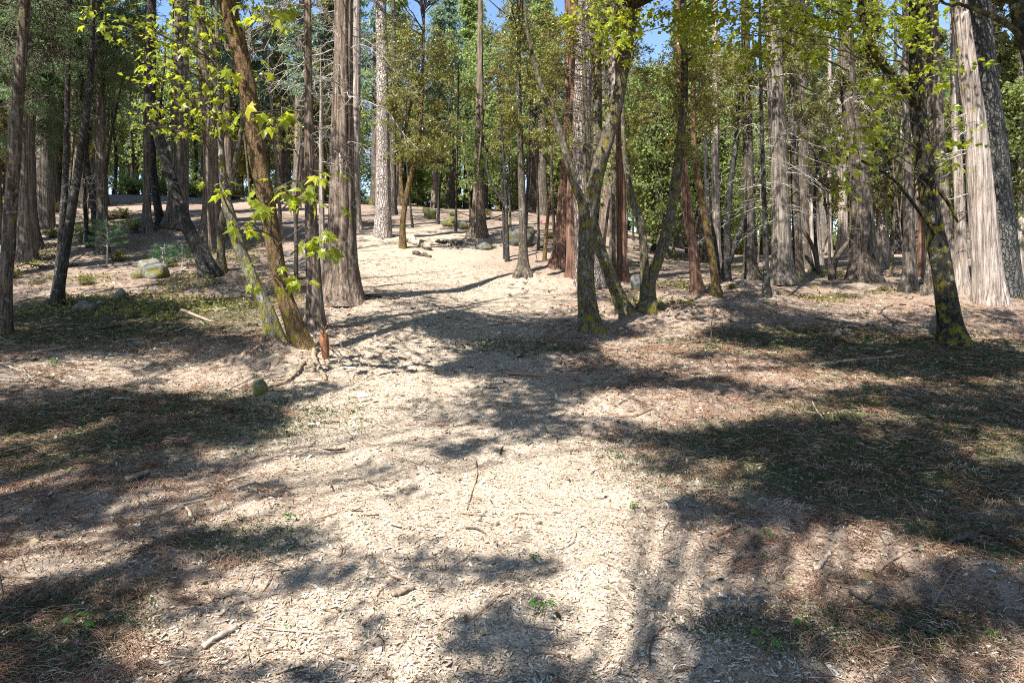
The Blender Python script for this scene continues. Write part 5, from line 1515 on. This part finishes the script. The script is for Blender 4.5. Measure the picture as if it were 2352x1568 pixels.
def litter(name, label, n, y0, y1, mat, wid, length, accept, r, tilt=.35, thick=.3, tint=(.5, .25), p=1.0):
    x, y = fan_points(n, y0, y1, r, p)
    k = accept(x, y, r)
    x, y = x[k], y[k]
    n = len(x)
    z = ground_z(x, y) + r.random(n) * .02 - .005
    pos = np.stack([x, y, z], 1)
    a = r.random(n) * 2 * math.pi
    Y = np.stack([np.cos(a), np.sin(a), r.normal(0, tilt, n)], 1)
    Y /= np.linalg.norm(Y, axis=1, keepdims=True)
    Z = np.stack([r.normal(0, tilt, n), r.normal(0, tilt, n), np.ones(n)], 1)
    Z -= Y * (Z * Y).sum(1, keepdims=True)
    Z /= np.linalg.norm(Z, axis=1, keepdims=True)
    X = np.cross(Y, Z)
    s = r.lognormal(-.12, .5, n) * np.clip(y / 7, .9, 2.2)
    V, fi, fl = scatter(CHIP, CHIP_F, pos, X, Y, Z, wid * s, length * s, wid * s * thick * 3)
    t = np.repeat(np.clip(r.normal(tint[0], tint[1], n), 0, 1), 4)
    o = mesh_np(name, V, fi, fl, mat, tint=t)
    return tag(o, label, kind='stuff')

lr = np.random.default_rng(41)
litter('wood_chips', 'pale shredded wood chips spread over the cleared track', 200000, 3.6, 26, LM_CHIP, .0072, .023, lambda x, y, r: track_w(x, y) > r.random(len(x)) * .8 + .06, lr, .28, tint=(.5, .27), p=1.15)
litter('loose_chips', 'wood chips and bark bits mixed into the duff', 70000, 3.6, 30, LM_CHIP, .007, .022, lambda x, y, r: track_w(x, y) < r.random(len(x)), lr, .3, tint=(.36, .24), p=1.1)
litter('fallen_leaves', 'small dry leaves strewn over the shaded duff', 15000, 3.6, 26, LM_LEAF, .017, .032, lambda x, y, r: track_w(x, y) < .3 + r.random(len(x)) * .5, lr, .5, tint=(.5, .28), p=1.1)
def needles(n, r):
    x, y = fan_points(n, 3.6, 22, r, 1.15)
    k = track_w(x, y) < .15 + r.random(n) * .9
    x, y = x[k], y[k]
    n = len(x)
    a = r.random(n) * 2 * math.pi
    L = r.uniform(.05, .15, n) * np.clip(y / 7, 1, 2)
    z = ground_z(x, y) + r.random(n) * .02 + .004
    c = np.stack([x, y, z], 1)
    dv = np.stack([np.cos(a), np.sin(a), r.normal(0, .16, n)], 1) * L[:, None]
    P = np.stack([c - dv / 2, c + r.normal(size=(n, 3)) * np.array([.012, .012, .008]) + np.array([0, 0, .006]), c + dv / 2], 1)
    w = r.uniform(.0014, .0034, n) * np.clip(y / 5, 1, 3)
    V, f, l = tubes(P, w[:, None] * np.array([[1, .9, .5]]), 3)
    t = np.repeat(np.clip(r.normal(.5, .25, n), 0, 1), 9)
    tag(mesh_np('needle_litter', V, f, l, LM_NEED, tint=t), 'dry conifer needles and fine twigs matted over the duff', kind='stuff')
needles(42000, lr)
def green_cover(n, r):
    x, y = fan_points(n, 15, 34, r, 1.0)
    u = CX + F * x / y
    k = (noise2(x / 1.6, y / 1.6, 61) > -.05) & ((u < 700) | (u > 1400) & (y > 19)) & (track_w(x, y) < .2)
    x, y = x[k], y[k]
    n = len(x)
    pos = np.stack([x, y, ground_z(x, y) + r.random(n) * .13], 1)
    X, Y, Z = frames(n, r, .5)
    s = r.uniform(.6, 1.3, n)
    V, fi, fl = scatter(LEAF, LEAF_F, pos, X, Y, Z, .06 * s, .10 * s)
    tag(mesh_np('ground_cover', V, fi, fl, MAT['oak'], tint=np.repeat(np.clip(r.normal(.45, .25, n), 0, 1), 4)), 'low green leafy ground cover under the trees', kind='stuff')
green_cover(60000, lr)

def shade_growth(n, r):  # small plants, dark coloured, filling the painted shade patches
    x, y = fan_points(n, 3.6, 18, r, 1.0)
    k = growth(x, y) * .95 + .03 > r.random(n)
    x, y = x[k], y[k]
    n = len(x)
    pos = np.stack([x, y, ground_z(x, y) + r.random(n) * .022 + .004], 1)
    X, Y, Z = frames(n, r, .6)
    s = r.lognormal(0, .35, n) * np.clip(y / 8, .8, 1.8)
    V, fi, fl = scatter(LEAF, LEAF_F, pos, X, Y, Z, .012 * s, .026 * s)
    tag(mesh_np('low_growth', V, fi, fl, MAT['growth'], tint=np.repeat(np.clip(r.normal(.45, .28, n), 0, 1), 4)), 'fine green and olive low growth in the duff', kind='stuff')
shade_growth(230000, lr)
def twig_litter(n, r):
    x, y = fan_points(n, 3.7, 32, r, 1.0)
    a = r.random(n) * 2 * math.pi
    L = r.lognormal(-2.1, .5, n) * np.clip(y / 7, .8, 2)
    t = np.linspace(-.5, .5, 5)
    bend = r.normal(0, .07, n) * L
    P = np.stack([x[:, None] + np.cos(a)[:, None] * t * L[:, None] - np.sin(a)[:, None] * bend[:, None] * (t * t) * 4,
                  y[:, None] + np.sin(a)[:, None] * t * L[:, None] + np.cos(a)[:, None] * bend[:, None] * (t * t) * 4, np.zeros((n, 5))], -1)
    P[:, :, 2] = ground_z(P[:, :, 0], P[:, :, 1]) + r.uniform(-.004, .02, (n, 1)) + r.normal(0, .03, (n, 1)) * t * L[:, None] * 4
    w = L * r.uniform(.012, .03, n)
    V, f, l = tubes(P, w[:, None] * np.linspace(1, .5, 5), 4)
    tag(mesh_np('twig_litter', V, f, l, LM_NEED, tint=np.repeat(np.clip(r.normal(.45, .28, n), 0, 1), 20)), 'countless small twigs tangled in the duff', kind='stuff')
twig_litter(5200, lr)
def tufts(n, r):
    """matted tufts of needles that stand up a little from the floor"""
    x, y = fan_points(n, 3.6, 15, r, 1.0)
    k = track_w(x, y) < .4 + .4 * r.random(n)
    x, y = x[k], y[k]
    n, m_ = len(x), 26
    c = np.repeat(np.stack([x, y, ground_z(x, y)], 1), m_, 0)
    q = r.normal(size=c.shape) * np.array([.06, .06, 0]) * np.repeat(np.clip(y / 6, 1, 2), m_)[:, None]
    S = c + q
    S[:, 2] = ground_z(S[:, 0], S[:, 1]) + r.random(len(S)) * .02
    a = r.normal(0, .5, len(S)) + np.repeat(r.random(n) * 6.3, m_)
    L = r.uniform(.05, .13, len(S))
    E = S + np.stack([np.cos(a), np.sin(a), r.uniform(.0, .45, len(S))], 1) * L[:, None]
    M_ = (S + E) / 2 + np.array([0, 0, .015])
    V, f, l = tubes(np.stack([S, M_, E], 1), np.array([[.0022, .0019, .001]]) * np.clip(S[:, 1] / 5, 1, 2.4)[:, None], 3)
    t = np.repeat(np.clip(np.repeat(r.normal(.42, .18, n), m_) + r.normal(0, .14, len(S)), 0, 1), 9)
    tag(mesh_np('needle_tufts', V, f, l, LM_NEED, tint=t), 'matted tufts of dry brown needles on the forest floor', kind='stuff')
tufts(1500, lr)
